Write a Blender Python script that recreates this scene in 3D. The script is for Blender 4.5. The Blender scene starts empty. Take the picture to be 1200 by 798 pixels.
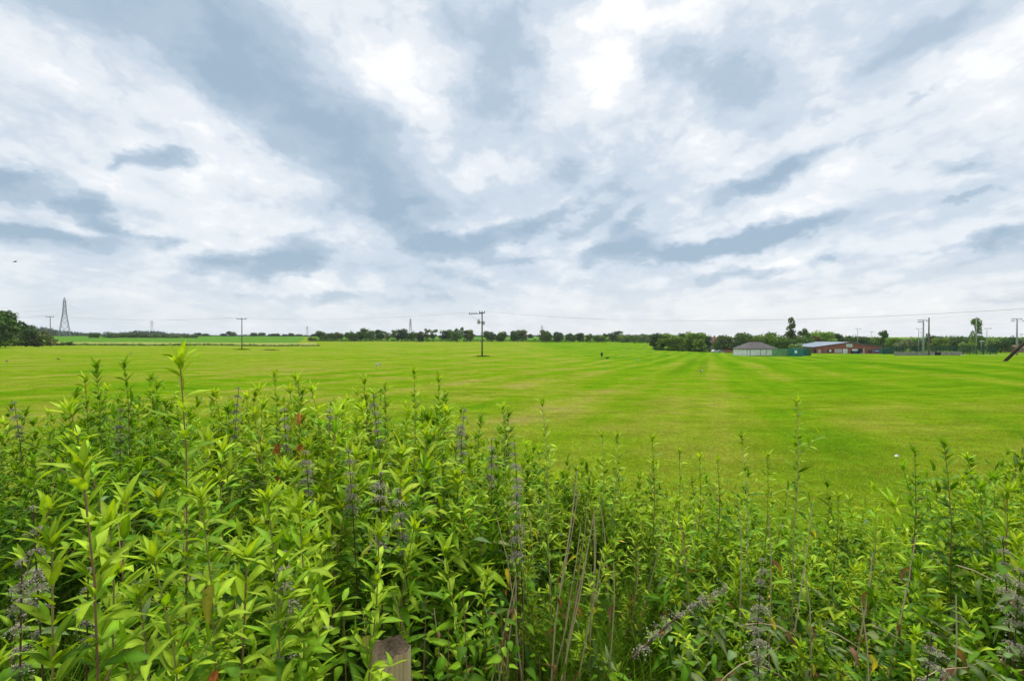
import bpy, bmesh, math, random
import numpy as np
from mathutils import Vector, Matrix, Quaternion, Euler

SC = bpy.context.scene
COL = SC.collection
rnd = random.Random(7)
RS = np.random.RandomState(11)
R = math.radians

# ------------------------------------------------------------------ camera, sky, sun, exposure
CZ = 2.0                      # eye height (world z); the bank under the camera is near z = 0.1
F = 567.0                     # focal length in pixels of the 1200 px wide photograph (17 mm)
HOR = 396.0                   # row of the horizon in the photograph
cam_d = bpy.data.cameras.new('camera'); cam = bpy.data.objects.new('camera', cam_d)
COL.objects.link(cam); SC.camera = cam
cam_d.sensor_width = 36.0; cam_d.lens = 36.0*F/1200.0
cam_d.clip_start = 0.02; cam_d.clip_end = 12000
cam.location = (0, 0, CZ)
cam.rotation_euler = (R(90) - math.atan(3.0/F), 0, 0)

SUN_EL, SUN_AZ = R(64), R(14)      # azimuth from +Y towards +X
SC.view_settings.view_transform = 'Standard'; SC.view_settings.look = 'None'
SC.view_settings.gamma = 1.0; SC.view_settings.use_curve_mapping = False
SC.view_settings.exposure = 1.55
EXPO = 2.0**1.55

world = bpy.data.worlds.new('World'); SC.world = world; world.use_nodes = True

class NT:
    """small helper round a node tree"""
    def __init__(s, t): s.t = t; s.n = t.nodes; s.l = t.links
    def node(s, typ, **kw):
        n = s.n.new(typ)
        for k, v in kw.items(): setattr(n, k, v)
        return n
    def put(s, sock, v):
        if isinstance(v, bpy.types.NodeSocket): s.l.new(v, sock)
        else: sock.default_value = v
    def math(s, op, a, b=0.0, c=None, clamp=False):
        n = s.n.new('ShaderNodeMath'); n.operation = op; n.use_clamp = clamp
        s.put(n.inputs[0], a); s.put(n.inputs[1], b)
        if c is not None: s.put(n.inputs[2], c)
        return n.outputs[0]
    def vmath(s, op, a, b=None):
        n = s.n.new('ShaderNodeVectorMath'); n.operation = op
        s.put(n.inputs[0], a)
        if b is not None: s.put(n.inputs[1], b)
        return n.outputs['Value'] if op in ('DOT_PRODUCT', 'LENGTH') else n.outputs['Vector']
    def xyz(s, v):
        n = s.n.new('ShaderNodeSeparateXYZ'); s.l.new(v, n.inputs[0]); return n.outputs
    def comb(s, x, y, z=0.0):
        n = s.n.new('ShaderNodeCombineXYZ')
        s.put(n.inputs[0], x); s.put(n.inputs[1], y); s.put(n.inputs[2], z); return n.outputs[0]
    def noise(s, vec, scale, detail=3.0, rough=0.5, dist=0.0, color=False):
        n = s.n.new('ShaderNodeTexNoise'); n.noise_dimensions = '3D'
        s.l.new(vec, n.inputs['Vector']); n.inputs['Scale'].default_value = scale
        n.inputs['Detail'].default_value = detail; n.inputs['Roughness'].default_value = rough
        n.inputs['Distortion'].default_value = dist
        return n.outputs['Color'] if color else n.outputs['Fac']
    def mix(s, f, a, b, mode='MIX'):
        n = s.n.new('ShaderNodeMix'); n.data_type = 'RGBA'; n.blend_type = mode
        s.put(n.inputs[0], f)
        for k, v in ((6, a), (7, b)):
            if not isinstance(v, bpy.types.NodeSocket) and len(v) == 3: v = (*v, 1)
            s.put(n.inputs[k], v)
        return n.outputs[2]
    def ramp(s, f, stops, interp='LINEAR'):
        n = s.n.new('ShaderNodeValToRGB'); cr = n.color_ramp; cr.interpolation = interp
        while len(cr.elements) < len(stops): cr.elements.new(0.5)
        for e, (p, c) in zip(cr.elements, stops):
            e.position = p; e.color = (*c, 1) if len(c) == 3 else c
        s.put(n.inputs[0], f); return n.outputs['Color']
    def smooth(s, v, a, b, lo=0.0, hi=1.0):
        n = s.n.new('ShaderNodeMapRange'); n.interpolation_type = 'SMOOTHSTEP'
        s.put(n.inputs[0], v); n.inputs[1].default_value = a; n.inputs[2].default_value = b
        n.inputs[3].default_value = lo; n.inputs[4].default_value = hi
        return n.outputs[0]

def build_sky():
    w = NT(world.node_tree); w.n.clear()
    out = w.node('ShaderNodeOutputWorld'); bg = w.node('ShaderNodeBackground')
    bg.inputs['Strength'].default_value = 0.1
    w.l.new(bg.outputs[0], out.inputs[0])
    sky = w.node('ShaderNodeTexSky', sky_type='NISHITA', sun_disc=False)
    sky.sun_elevation = SUN_EL; sky.sun_rotation = SUN_AZ; sky.altitude = 60
    sky.air_density = 1.0; sky.dust_density = 1.5; sky.ozone_density = 1.2
    tc = w.node('ShaderNodeTexCoord'); D = tc.outputs['Generated']
    x, y, z = w.xyz(D)
    C0 = 0.12
    zc = w.math('ABSOLUTE', z)
    den = w.math('ADD', zc, C0)
    P = w.comb(w.math('DIVIDE', x, den), w.math('DIVIDE', y, den))     # position on the cloud deck
    # domain warp so that no cloud keeps a smooth outline
    Pst = w.vmath('MULTIPLY', P, (1.0, 0.62, 1.0))
    n1 = w.vmath('SUBTRACT', w.noise(Pst, 1.3, 3, 0.55, color=True), (0.5, 0.5, 0.5))
    n2 = w.vmath('SUBTRACT', w.noise(Pst, 5.0, 6, 0.62, color=True), (0.5, 0.5, 0.5))
    W = w.vmath('ADD', P, w.vmath('MULTIPLY', n1, (0.34, 0.5, 0)))
    W = w.vmath('ADD', W, w.vmath('MULTIPLY', n2, (0.20, 0.32, 0)))
    Dv = w.vmath('MULTIPLY', D, (1.0, 1.0, 1.7))
    n3 = w.vmath('SUBTRACT', w.noise(Dv, 8.0, 7, 0.6, color=True), (0.5, 0.5, 0.5))      # billows of the nearer, lower cloud
    W = w.vmath('ADD', W, w.vmath('MULTIPLY', w.vmath('MULTIPLY', n3, (0.10, 0.22, 0)), w.comb(w.math('DIVIDE', 1.0, den), w.math('DIVIDE', 1.0, den))))
    def deck(px, py):
        u = (px-600)/F; v = (HOR-py)/F; n = math.sqrt(1+u*u+v*v); k = v + C0*n
        return np.array([u/k, 1/k])
    masses = [  # photo x, y, half sizes, tilt, thickness: where the broad cloud masses stand over the land
      (230, 60, 160, 52, 34, .52), (400, 175, 115, 42, 38, .60), (450, 215, 48, 22, 30, .32), (90, 15, 60, 22, 30, .25),
      (585, 40, 62, 72, 88, .62), (590, 150, 60, 28, 30, .28), (455, 255, 80, 20, 10, .25), (30, 225, 70, 30, 8, .22), (60, 278, 70, 16, 5, .25),
      (520, 345, 90, 14, 15, .18), (870, 112, 46, 52, 70, .44), (820, 70, 18, 34, 90, .26), (890, 210, 80, 24, -20, .30), (700, 240, 90, 36, 10, .24), (850, 290, 120, 16, -10, .16),
      (1100, 25, 74, 24, -25, .46), (1130, 200, 60, 24, 0, .16), (1010, 320, 110, 8, -8, .16), (950, 15, 80, 18, -5, .14), (1165, 290, 60, 14, -10, .18),
      (440, 70, 46, 50, 50, -.38), (500, 112, 36, 36, 0, -.34), (700, 75, 50, 60, 80, -.42), (725, 15, 110, 18, 0, -.30), (575, 200, 60, 13, -15, -.26),
      (40, 62, 42, 20, 35, -.24), (200, 112, 90, 22, 35, -.22), (865, 60, 30, 16, -30, -.2), (1010, 222, 120, 24, -20, -.16), (870, 188, 60, 9, -25, -.2), (250, 240, 90, 22, 15, -.16), (1000, 362, 110, 7, -3, -.2), (1020, 150, 200, 90, -25, -.12), (180, 240, 160, 60, 10, -.06)]
    puffs = [   # smaller, nearer clouds with crisp edges
      (175, 184, 30, 10, 4, .95), (128, 187, 18, 6, -10, .7), (210, 190, 16, 6, 10, .6), (14, 205, 36, 10, 8, .95), (50, 232, 52, 8, 10, .7), (118, 246, 26, 14, 30, .75), (20, 270, 44, 9, 6, .8), (80, 286, 44, 9, 8, .95), (130, 272, 16, 9, 20, .6),
      (183, 283, 24, 8, 0, .9), (345, 298, 30, 15, -8, 1.1), (330, 312, 34, 8, 0, .9), (268, 312, 30, 11, 0, 1.0), (400, 346, 42, 6, -5, .75), (300, 345, 36, 4, 0, .6), (455, 352, 26, 4, -4, .55), (520, 350, 14, 5, 0, .6),
      (540, 284, 46, 11, -8, 1.0), (500, 275, 34, 8, 10, .7), (450, 250, 34, 8, 12, .6), (590, 268, 20, 12, -20, .6), (560, 300, 40, 8, 10, .6), (560, 330, 44, 5, 20, .5), (480, 232, 22, 9, -30, .5),
      (760, 300, 52, 9, -6, 1.1), (730, 290, 34, 7, -20, .7), (850, 288, 40, 8, -10, .9), (905, 270, 46, 8, -20, .9), (955, 264, 34, 6, -14, .85), (660, 252, 30, 9, -30, .8), (690, 268, 30, 9, -35, .7), (738, 264, 20, 8, -35, .8), (620, 270, 16, 9, 0, .5),
      (880, 218, 52, 10, -22, .8), (930, 196, 34, 7, -28, .7), (835, 225, 30, 8, -10, .5), (700, 205, 44, 14, 30, .5), (645, 195, 30, 14, 30, .5), (1074, 108, 18, 7, -30, .8), (955, 140, 26, 8, -30, .6), (1132, 190, 28, 9, 0, .7), (1140, 230, 28, 4, -5, .75),
      (1165, 282, 46, 6, -10, .9), (1110, 296, 40, 5, -6, .6), (850, 322, 32, 6, -15, .75), (905, 318, 28, 5, -15, .75), (960, 302, 14, 3, -10, .6), (1000, 345, 60, 4, -4, .5), (1180, 352, 40, 4, -6, .7), (1000, 170, 40, 6, -30, .4), (620, 305, 24, 4, -5, .5)]
    az = w.math('ARCTAN2', x, y); Q0 = w.comb(az, z)
    n4 = w.vmath('SUBTRACT', w.noise(Dv, 26.0, 6, 0.6, color=True), (0.5, 0.5, 0.5))
    Q = w.vmath('ADD', Q0, w.vmath('MULTIPLY', n3, (0.13, 0.07, 0))); Q = w.vmath('ADD', Q, w.vmath('MULTIPLY', n4, (0.05, 0.035, 0)))
    def sph(px, py):
        u = (px-600)/F; v = (HOR-py)/F; return np.array([math.atan(u), v/math.sqrt(1+u*u+v*v)])
    def gauss_sum(lst, f, vec, boost=1.0):
        acc = None
        for (px, py, a, b, ang, amp) in lst:
            c = f(px, py); ca, sa = math.cos(R(ang)), math.sin(R(ang)); e = 1.0
            J = np.stack([(f(px+e, py)-f(px-e, py))/(2*e), (f(px, py+e)-f(px, py-e))/(2*e)], 1)
            A = J @ np.array([[ca, -sa], [sa, ca]]) @ np.diag([a, b]); S = A @ A.T; ev, V = np.linalg.eigh(S)
            m = w.node('ShaderNodeTexGradient', gradient_type='SPHERICAL'); w.l.new(vec, m.inputs[0]); tm = m.texture_mapping; tm.vector_type = 'TEXTURE'
            tm.translation = (c[0], c[1], 0); tm.rotation = (0, 0, math.atan2(V[1, 0], V[0, 0])); tm.scale = (2.4*math.sqrt(ev[0]), 2.4*math.sqrt(ev[1]), 1)
            g = w.smooth(m.outputs['Fac'], 0.0, 1.0)
            g = w.math('MULTIPLY', g, amp); acc = g if acc is None else w.math('ADD', acc, g)
        return acc
    acc = gauss_sum(masses, deck, W); pf = gauss_sum(puffs, sph, Q)
    pb = gauss_sum([p for p in puffs if p[5] >= .75], sph, w.vmath('ADD', Q, (0.004, -0.022, 0)))      # the same cloud a little lower down: tells top from underside
    f1 = w.noise(Pst, 1.1, 4, 0.5); f2 = w.noise(Pst, 3.2, 8, 0.58, 0.4); f3 = w.noise(w.vmath('MULTIPLY', P, (1, .28, 1)), 6.5, 8, 0.6)
    t = w.math('MULTIPLY_ADD', w.math('SUBTRACT', f1, .5), .42, 0.145)
    t = w.math('MULTIPLY_ADD', w.math('SUBTRACT', f2, .5), .44, t)
    t = w.math('MULTIPLY_ADD', w.math('SUBTRACT', f3, .5), .24, t)
    f4 = w.noise(Dv, 8.0, 9, 0.64, 0.3); f5 = w.noise(Dv, 22.0, 6, 0.6)
    t = w.math('MULTIPLY_ADD', w.math('SUBTRACT', f4, .5), w.math('MULTIPLY_ADD', acc, .35, .42), t)
    t = w.math('MULTIPLY_ADD', acc, .82, t)
    pd = w.math('MULTIPLY_ADD', w.math('SUBTRACT', f4, .5), 1.3, pf); pd = w.math('MULTIPLY_ADD', w.math('SUBTRACT', f5, .5), .5, pd)
    vo = w.node('ShaderNodeTexVoronoi', feature='F1'); w.l.new(w.vmath('ADD', Dv, w.vmath('MULTIPLY', n3, (.16, .16, .16))), vo.inputs['Vector'])
    vo.inputs['Scale'].default_value = 9.0; vo.inputs['Detail'].default_value = 3.0; vo.inputs['Roughness'].default_value = .55
    t = w.math('MULTIPLY_ADD', w.math('SUBTRACT', vo.outputs['Distance'], .5), .30, t)        # cauliflower billows
    # scattered small cloud elsewhere over the deck, as in view
    pd = w.math('MULTIPLY', w.smooth(pd, .0, 1.55), w.smooth(pf, .03, .5))
    t = w.math('MULTIPLY_ADD', pd, .68, t)
    sh = w.math('SUBTRACT', pf, pb); sh = w.math('MAXIMUM', w.math('MINIMUM', sh, .5), -.7)
    t = w.math('MULTIPLY_ADD', sh, w.math('MULTIPLY', w.smooth(z, .36, .2), .20), t)
    k = 10.0/EXPO      # display-linear -> colour under Background strength 0.1
    def c(r, g, b): return (r, g, b)
    col = w.ramp(w.math('MULTIPLY_ADD', t, .8, .14), [(0.0, c(1.12, 1.12, 1.12)), (0.14, c(1.0, 1.0, 1.01)), (0.30, c(.82, .865, .91)), (0.50, c(.615, .70, .795)), (0.72, c(.45, .565, .68)), (1.0, c(.355, .475, .595))], 'EASE')
    # towards the horizon the deck thins into a pale veil
    hz = w.smooth(zc, 0.0, 0.15, 0.6, 0.0)
    col = w.mix(hz, col, w.mix(w.smooth(x, -.5, .6), (.80, .85, .895), (.93, .92, .915)))
    col = w.vmath('MULTIPLY', col, (k, k, k))
    cov = w.smooth(t, -0.25, 0.10, 0.80, 0.97)
    w.l.new(w.mix(cov, sky.outputs[0], col), bg.inputs['Color'])
build_sky()
try:
    world.cycles.sampling_method = 'MANUAL'; world.cycles.sample_map_resolution = 512
except Exception: pass

sun_d = bpy.data.lights.new('sun', 'SUN'); sun = bpy.data.objects.new('sun', sun_d); COL.objects.link(sun)
sun_d.energy = 1.5; sun_d.angle = R(13); sun_d.color = (1.0, 0.965, 0.90)
sv = Vector((math.sin(SUN_AZ)*math.cos(SUN_EL), math.cos(SUN_AZ)*math.cos(SUN_EL), math.sin(SUN_EL)))
sun.rotation_euler = (-sv).to_track_quat('-Z', 'Y').to_euler()
sun.location = (0, 0, 60)
SC.cycles.max_bounces = 6; SC.cycles.diffuse_bounces = 2; SC.cycles.transmission_bounces = 4; SC.cycles.glossy_bounces = 2
SC.cycles.transparent_max_bounces = 6

# ------------------------------------------------------------------ helpers
def link(o, parent=None):
    COL.objects.link(o)
    if parent is not None: o.parent = parent
    return o
def tag(o, label=None, cat=None, group=None, kind=None):
    if label: o['label'] = label
    if cat: o['category'] = cat
    if group: o['group'] = group
    if kind: o['kind'] = kind
    return o
def empty(name, loc=(0, 0, 0), rz=0.0):
    o = bpy.data.objects.new(name, None); o.empty_display_size = 0.2
    o.location = loc; o.rotation_euler = (0, 0, rz); return link(o)
def np_mesh(name, V, T, mat=None, tint=None, smooth=False):
    """mesh from numpy arrays: V (n,3), T (m,3) triangles or (m,4) quads"""
    V = np.ascontiguousarray(V, dtype=np.float32); T = np.ascontiguousarray(T, dtype=np.int32)
    me = bpy.data.meshes.new(name); k = T.shape[1]
    me.vertices.add(len(V)); me.vertices.foreach_set('co', V.ravel())
    me.loops.add(T.size); me.loops.foreach_set('vertex_index', T.ravel())
    me.polygons.add(len(T)); me.polygons.foreach_set('loop_start', np.arange(0, T.size, k, dtype=np.int32))
    if smooth: me.polygons.foreach_set('use_smooth', np.ones(len(T), dtype=bool))
    me.update(calc_edges=True)
    if tint is not None:
        at = me.attributes.new('tint', 'FLOAT_COLOR', 'POINT')
        c4 = np.ones((len(V), 4), dtype=np.float32); c4[:, :3] = tint; at.data.foreach_set('color', c4.ravel())
    if mat: me.materials.append(mat)
    return me
class MB:
    """collects boxes, bars, tubes, prisms and becomes ONE mesh object"""
    def __init__(s): s.v = []; s.f = []
    def add(s, v, f):
        o = len(s.v); s.v += [tuple(p) for p in v]; s.f += [tuple(i+o for i in q) for q in f]; return s
    def box(s, x0, x1, y0, y1, z0, z1):
        v = [(x, y, z) for z in (z0, z1) for y in (y0, y1) for x in (x0, x1)]
        return s.add(v, [(0, 2, 3, 1), (4, 5, 7, 6), (0, 1, 5, 4), (2, 6, 7, 3), (0, 4, 6, 2), (1, 3, 7, 5)])
    def cbox(s, c, sx, sy, sz): return s.box(c[0]-sx/2, c[0]+sx/2, c[1]-sy/2, c[1]+sy/2, c[2]-sz/2, c[2]+sz/2)
    def tube(s, pts, rad, n=6, cap=True):
        pts = [Vector(p) for p in pts]
        if not hasattr(rad, '__len__'): rad = [rad]*len(pts)
        vs = []; fs = []; up = None
        for i, p in enumerate(pts):
            d = (pts[min(i+1, len(pts)-1)] - pts[max(i-1, 0)]).normalized()
            a = up if up is not None else (Vector((1, 0, 0)) if abs(d.x) < .8 else Vector((0, 1, 0)))
            a = (a - d*a.dot(d)).normalized(); up = a; b = d.cross(a)
            for k in range(n):
                t = 2*math.pi*k/n; vs.append(p + (a*math.cos(t)+b*math.sin(t))*rad[i])
        for i in range(len(pts)-1):
            for k in range(n):
                fs.append((i*n+k, i*n+(k+1) % n, (i+1)*n+(k+1) % n, (i+1)*n+k))
        if cap: fs += [tuple(range(n-1, -1, -1)), tuple((len(pts)-1)*n+k for k in range(n))]
        return s.add(vs, fs)
    def bar(s, a, b, w): return s.tube([a, b], w*.7071, 4)
    def prism(s, poly, y0, y1):
        n = len(poly); v = [(x, y0, z) for x, z in poly] + [(x, y1, z) for x, z in poly]
        return s.add(v, [tuple(range(n)), tuple(range(2*n-1, n-1, -1))] + [(i, n+i, n+(i+1) % n, (i+1) % n) for i in range(n)])
    def mesh(s, name, mat, smooth=False):
        me = bpy.data.meshes.new(name); me.from_pydata(s.v, [], s.f); me.update()
        bm = bmesh.new(); bm.from_mesh(me); bmesh.ops.recalc_face_normals(bm, faces=bm.faces); bm.to_mesh(me); bm.free()
        if smooth:
            me.polygons.foreach_set('use_smooth', np.ones(len(me.polygons), dtype=bool))
        if mat: me.materials.append(mat)
        return me
    def build(s, name, mat, parent=None, smooth=False):
        return link(bpy.data.objects.new(name, s.mesh(name, mat, smooth)), parent)

def new_mat(name):
    m = bpy.data.materials.new(name); m.use_nodes = True
    t = NT(m.node_tree); b = m.node_tree.nodes['Principled BSDF']
    return m, t, b
def plain(name, col, rough=0.7, var=0.25, scale=6.0, metal=0.0, spec=0.3, bump=0.0):
    """painted / timber / metal surface with blotchy wear"""
    m, t, b = new_mat(name)
    tc = t.node('ShaderNodeTexCoord').outputs['Object']
    f = t.noise(tc, scale, 5, .6)
    lo = tuple(c*(1-var) for c in col); hi = tuple(min(1, c*(1+var)) for c in col)
    t.l.new(t.mix(t.smooth(f, .3, .7), lo, hi), b.inputs['Base Color'])
    b.inputs['Roughness'].default_value = rough; b.inputs['Metallic'].default_value = metal
    b.inputs['Specular IOR Level'].default_value = spec
    if bump:
        bp = t.node('ShaderNodeBump'); bp.inputs['Strength'].default_value = bump; bp.inputs['Distance'].default_value = .02
        t.l.new(t.noise(tc, scale*5, 4, .6), bp.inputs['Height']); t.l.new(bp.outputs[0], b.inputs['Normal'])
    return m
def leaf_mat(name, trans=0.35, rough=0.5, spec=0.25, rand=0.2, tmul=(1.25, 1.25, 0.55), base=None, use_attr=True, spots=False):
    """leaf blade: diffuse + gloss with light coming through; colour from the 'tint' attribute"""
    m, t, b = new_mat(name)
    if use_attr:
        a = t.node('ShaderNodeAttribute', attribute_name='tint').outputs['Color']
    else:
        r = t.node('ShaderNodeRGB'); r.outputs[0].default_value = (*base, 1); a = r.outputs[0]
    oi = t.node('ShaderNodeObjectInfo').outputs['Random']
    k = t.math('MULTIPLY_ADD', oi, 2*rand, 1-rand)
    g = t.node('ShaderNodeNewGeometry')
    n = t.noise(g.outputs['Position'], 45 if trans > .2 else .6, 4, .65)
    k = t.math('MULTIPLY', k, t.math('MULTIPLY_ADD', n, .8, .6))
    col = t.vmath('MULTIPLY', a, t.comb(k, k, k))
    if spots: col = t.mix(t.smooth(t.noise(g.outputs['Position'], 70, 3, .6), .63, .72, 0, .55), col, (.22, .17, .04))     # blemishes
    t.l.new(col, b.inputs['Base Color']); b.inputs['Roughness'].default_value = rough
    b.inputs['Specular IOR Level'].default_value = spec
    tr = t.node('ShaderNodeBsdfTranslucent'); t.l.new(t.vmath('MULTIPLY', col, tmul), tr.inputs['Color'])
    mx = t.node('ShaderNodeMixShader'); mx.inputs[0].default_value = trans
    t.l.new(b.outputs[0], mx.inputs[1]); t.l.new(tr.outputs[0], mx.inputs[2])
    t.l.new(mx.outputs[0], t.n['Material Output'].inputs['Surface'])
    return m

# ------------------------------------------------------------------ terrain
YS = np.array([0, 6, 20, 55, 110, 160, 230, 300, 400, 600, 1000, 2000, 6000.])
US = np.array([-.9, -.06, .19, .5, 1.05])
ZS = np.array([
 [-1.90, -2.15, -2.4, -2.8, -3.2, -3.5, -3.8, -3.4, -2.0, 1.5, 2, 3, 3],
 [-1.90, -2.2, -2.6, -3.4, -4.15, -4.5, -4.6, -4.2, -3.3, 0.6, 2, 3, 3],
 [-1.90, -2.2, -2.7, -3.7, -5.1, -5.6, -5.8, -5.2, -3.9, -1, 2, 3, 3],
 [-1.90, -2.2, -2.7, -3.4, -4.7, -5.8, -7.4, -7.8, -7.5, -5, 0, 3, 3],
 [-1.90, -2.2, -2.4, -2.7, -4.2, -5.8, -7.2, -7.6, -7.5, -5, 0, 3, 3]])
LY = np.log(YS+8)
def hermite(xs, ys, x):
    """monotone-ish cubic through (xs, ys); ys (..., n)"""
    x = np.clip(x, xs[0], xs[-1]); i = np.clip(np.searchsorted(xs, x, side='right')-1, 0, len(xs)-2)
    d = np.diff(ys, axis=-1)/np.diff(xs); m = np.zeros_like(ys)
    m[..., 1:-1] = (d[..., 1:]+d[..., :-1])/2; m[..., 0] = d[..., 0]; m[..., -1] = d[..., -1]
    h = (xs[i+1]-xs[i]); t = (x-xs[i])/h
    a, b = ys[..., i], ys[..., i+1]; ma, mb = m[..., i]*h, m[..., i+1]*h
    return (2*t**3-3*t**2+1)*a+(t**3-2*t**2+t)*ma+(-2*t**3+3*t**2)*b+(t**3-t**2)*mb
def ground_z(x, y):
    x = np.atleast_1d(np.asarray(x, float)); y = np.atleast_1d(np.asarray(y, float))
    D = np.maximum(y, 0.35*np.hypot(x, y)); D = np.maximum(D, 0)
    u = np.clip(x/np.maximum(D, 8.0), US[0], US[-1])
    prof = hermite(LY, ZS, np.log(D+8))                     # (5, n)
    i = np.clip(np.searchsorted(US, u, side='right')-1, 0, len(US)-2)
    t = (u-US[i])/(US[i+1]-US[i]); t = t*t*(3-2*t); n = np.arange(len(u))
    z = prof[i, n]*(1-t)+prof[i+1, n]*t
    amp = np.clip((D-4)/30, 0, 1)*.10
    z = z + amp*(np.sin(x*.11+y*.05)+np.sin(y*.13-x*.04+1.3)) + .03*np.sin(x*.9+1.0)*np.sin(y*.7)*np.clip((D-3)/5, 0, 1)
    return z + CZ
def gz(x, y): return float(ground_z(x, y)[0])
def wx(px, Y): return (px-600)/F*Y
def wz(py, Y): return CZ + (HOR-py)/F*Y
def at(px, Y):
    x = wx(px, Y); return Vector((x, Y, gz(x, Y)))

# ------------------------------------------------------------------ ground materials
def field_mat():
    m, t, b = new_mat('mown_field')
    pos = t.node('ShaderNodeNewGeometry').outputs['Position']
    xyz = t.xyz(pos); flat = t.comb(xyz[0], xyz[1], 0.0)
    mx, my = .38, .925
    a = t.math('ADD', t.math('MULTIPLY', xyz[0], my), t.math('MULTIPLY', xyz[1], -mx))
    bb = t.math('ADD', t.math('MULTIPLY', xyz[0], mx), t.math('MULTIPLY', xyz[1], my))
    ab = t.comb(a, bb)
    patch = t.noise(flat, .055, 5, .62); patch2 = t.noise(flat, .33, 5, .6)
    streak = t.noise(t.vmath('MULTIPLY', ab, (1.0, .05, 1)), .42, 4, .55)
    wav = t.math('ADD', a, t.math('MULTIPLY', t.noise(flat, .02, 2), 3.0))
    st = t.math('SINE', t.math('MULTIPLY', wav, 2*math.pi/5.2))
    side = t.smooth(xyz[0], -20, 25, .25, 1.0)
    st = t.math('MULTIPLY', st, side)
    v = t.math('MULTIPLY_ADD', t.math('SUBTRACT', patch, .5), 1.25, .49)
    v = t.math('MULTIPLY_ADD', t.math('SUBTRACT', patch2, .5), 1.1, v)
    v = t.math('MULTIPLY_ADD', t.math('SUBTRACT', streak, .5), 1.2, v)
    v = t.math('MULTIPLY_ADD', st, .13, v)
    v = t.math('ADD', v, t.smooth(xyz[0], 0, 34, .13, -.10))      # the grass is drier on the left
    col = t.ramp(v, [(0.05, (.068, .172, .004)), (.36, (.106, .216, .005)), (.55, (.142, .228, .008)), (.78, (.200, .238, .024)), (1.0, (.245, .225, .055))])
    # wheel tracks of the mower
    for c0, w0 in ((-3.2, .55), (-.9, .5)):
        d = t.math('ABSOLUTE', t.math('SUBTRACT', a, c0 + 0.0))
        tr = t.math('MULTIPLY', t.smooth(d, w0*.5, w0*1.6, .55, 0), t.smooth(bb, 38, 58))
        tr = t.math('MULTIPLY', tr, t.smooth(bb, 150, 110))
        col = t.mix(tr, col, (.08, .15, .006))
    fine = t.noise(flat, 9, 5, .7); fine2 = t.noise(flat, 46, 3, .6)
    kk = t.math('MULTIPLY', t.math('MULTIPLY_ADD', fine, 1.7, .15), t.math('MULTIPLY_ADD', fine2, 1.2, .4))
    mid = t.noise(flat, 1.6, 4, .65); mid2 = t.noise(t.vmath('MULTIPLY', flat, (.35, 1, 1)), .75, 5, .7)
    kk = t.math('MULTIPLY', kk, t.math('MULTIPLY_ADD', mid, .9, .55)); kk = t.math('MULTIPLY', kk, t.math('MULTIPLY_ADD', mid2, 1.1, .45))
    col = t.vmath('MULTIPLY', col, t.comb(kk, kk, kk))
    t.l.new(col, b.inputs['Base Color']); b.inputs['Roughness'].default_value = .95; b.inputs['Specular IOR Level'].default_value = .0
    bp = t.node('ShaderNodeBump'); bp.inputs['Strength'].default_value = .8; bp.inputs['Distance'].default_value = .05
    t.l.new(t.math('ADD', fine, fine2), bp.inputs['Height']); t.l.new(bp.outputs[0], b.inputs['Normal'])
    return m
def crop_mat(name, lo, hi, sc=.3, st=(1, .15, 1)):
    m, t, b = new_mat(name)
    pos = t.node('ShaderNodeNewGeometry').outputs['Position']
    f = t.noise(t.vmath('MULTIPLY', pos, st), sc, 6, .6); g = t.noise(pos, 4, 3, .6)
    v = t.math('MULTIPLY_ADD', g, .35, t.math('MULTIPLY', f, .75))
    t.l.new(t.mix(t.smooth(v, .3, .8), lo, hi), b.inputs['Base Color'])
    b.inputs['Roughness'].default_value = .95; b.inputs['Specular IOR Level'].default_value = .0
    return m
M = {}
M['field'] = field_mat()
M['crop'] = crop_mat('green_crop', (.06, .155, .014), (.10, .22, .024))
M['wheat'] = crop_mat('pale_meadow', (.17, .22, .045), (.28, .29, .09))
M['verge'] = crop_mat('rough_verge', (.035, .085, .012), (.09, .17, .02))
M['soil'] = plain('dark_soil', (.035, .028, .018), .95, .4, 4, spec=.05, bump=.4)
M['timber'] = plain('weathered_pole_timber', (.17, .145, .115), .85, .3, 1.5, spec=.1)
M['dark_timber'] = plain('creosoted_timber', (.055, .042, .035), .8, .3, 1.5, spec=.15)
M['galv'] = plain('galvanised_steel', (.34, .37, .40), .5, .15, 2, metal=.3)
M['pylon'] = plain('pylon_steel', (.21, .23, .25), .6, .1, .2, metal=.2)
M['wire'] = plain('cable', (.22, .23, .24), .6, .05)
M['white'] = plain('white_painted_render', (.80, .81, .79), .7, .12, .7)
M['slate'] = plain('grey_roof_tiles', (.085, .078, .078), .85, .25, 1.2)
M['green_paint'] = plain('green_painted_steel', (.17, .38, .17), .55, .2, .8)
M['dark_green'] = plain('dark_green_painted_steel', (.02, .13, .09), .5, .2, .8)
M['teal'] = plain('teal_painted_steel', (.02, .21, .20), .45, .2, .8)
M['roof_metal'] = plain('pale_metal_roof', (.27, .33, .40), .5, .2, .3, metal=.1)
M['dark'] = plain('dark_opening', (.012, .014, .018), .5, .3)
M['glass'] = plain('window_glass', (.03, .04, .05), .12, .2, spec=.6)
M['pale'] = plain('pale_shutter', (.5, .47, .45), .7, .1)
M['blue'] = plain('blue_banner', (.03, .08, .35), .6, .1)
M['red'] = plain('red_banner', (.35, .02, .03), .6, .1)
M['black'] = plain('black_plastic', (.01, .01, .011), .5, .2)
M['rail'] = plain('pale_grey_boards', (.30, .29, .26), .85, .25, 1.0)
M['fence_green'] = plain('green_mesh_wire', (.014, .06, .04), .5, .1)
M['lamp'] = plain('lamp_housing', (.36, .38, .40), .5, .1)
M['skin'] = plain('skin', (.42, .26, .19), .6, .05)
M['cloth_dark'] = plain('black_cloth', (.012, .012, .015), .9, .2)
M['hair'] = plain('dark_hair', (.04, .025, .015), .6, .2)
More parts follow.
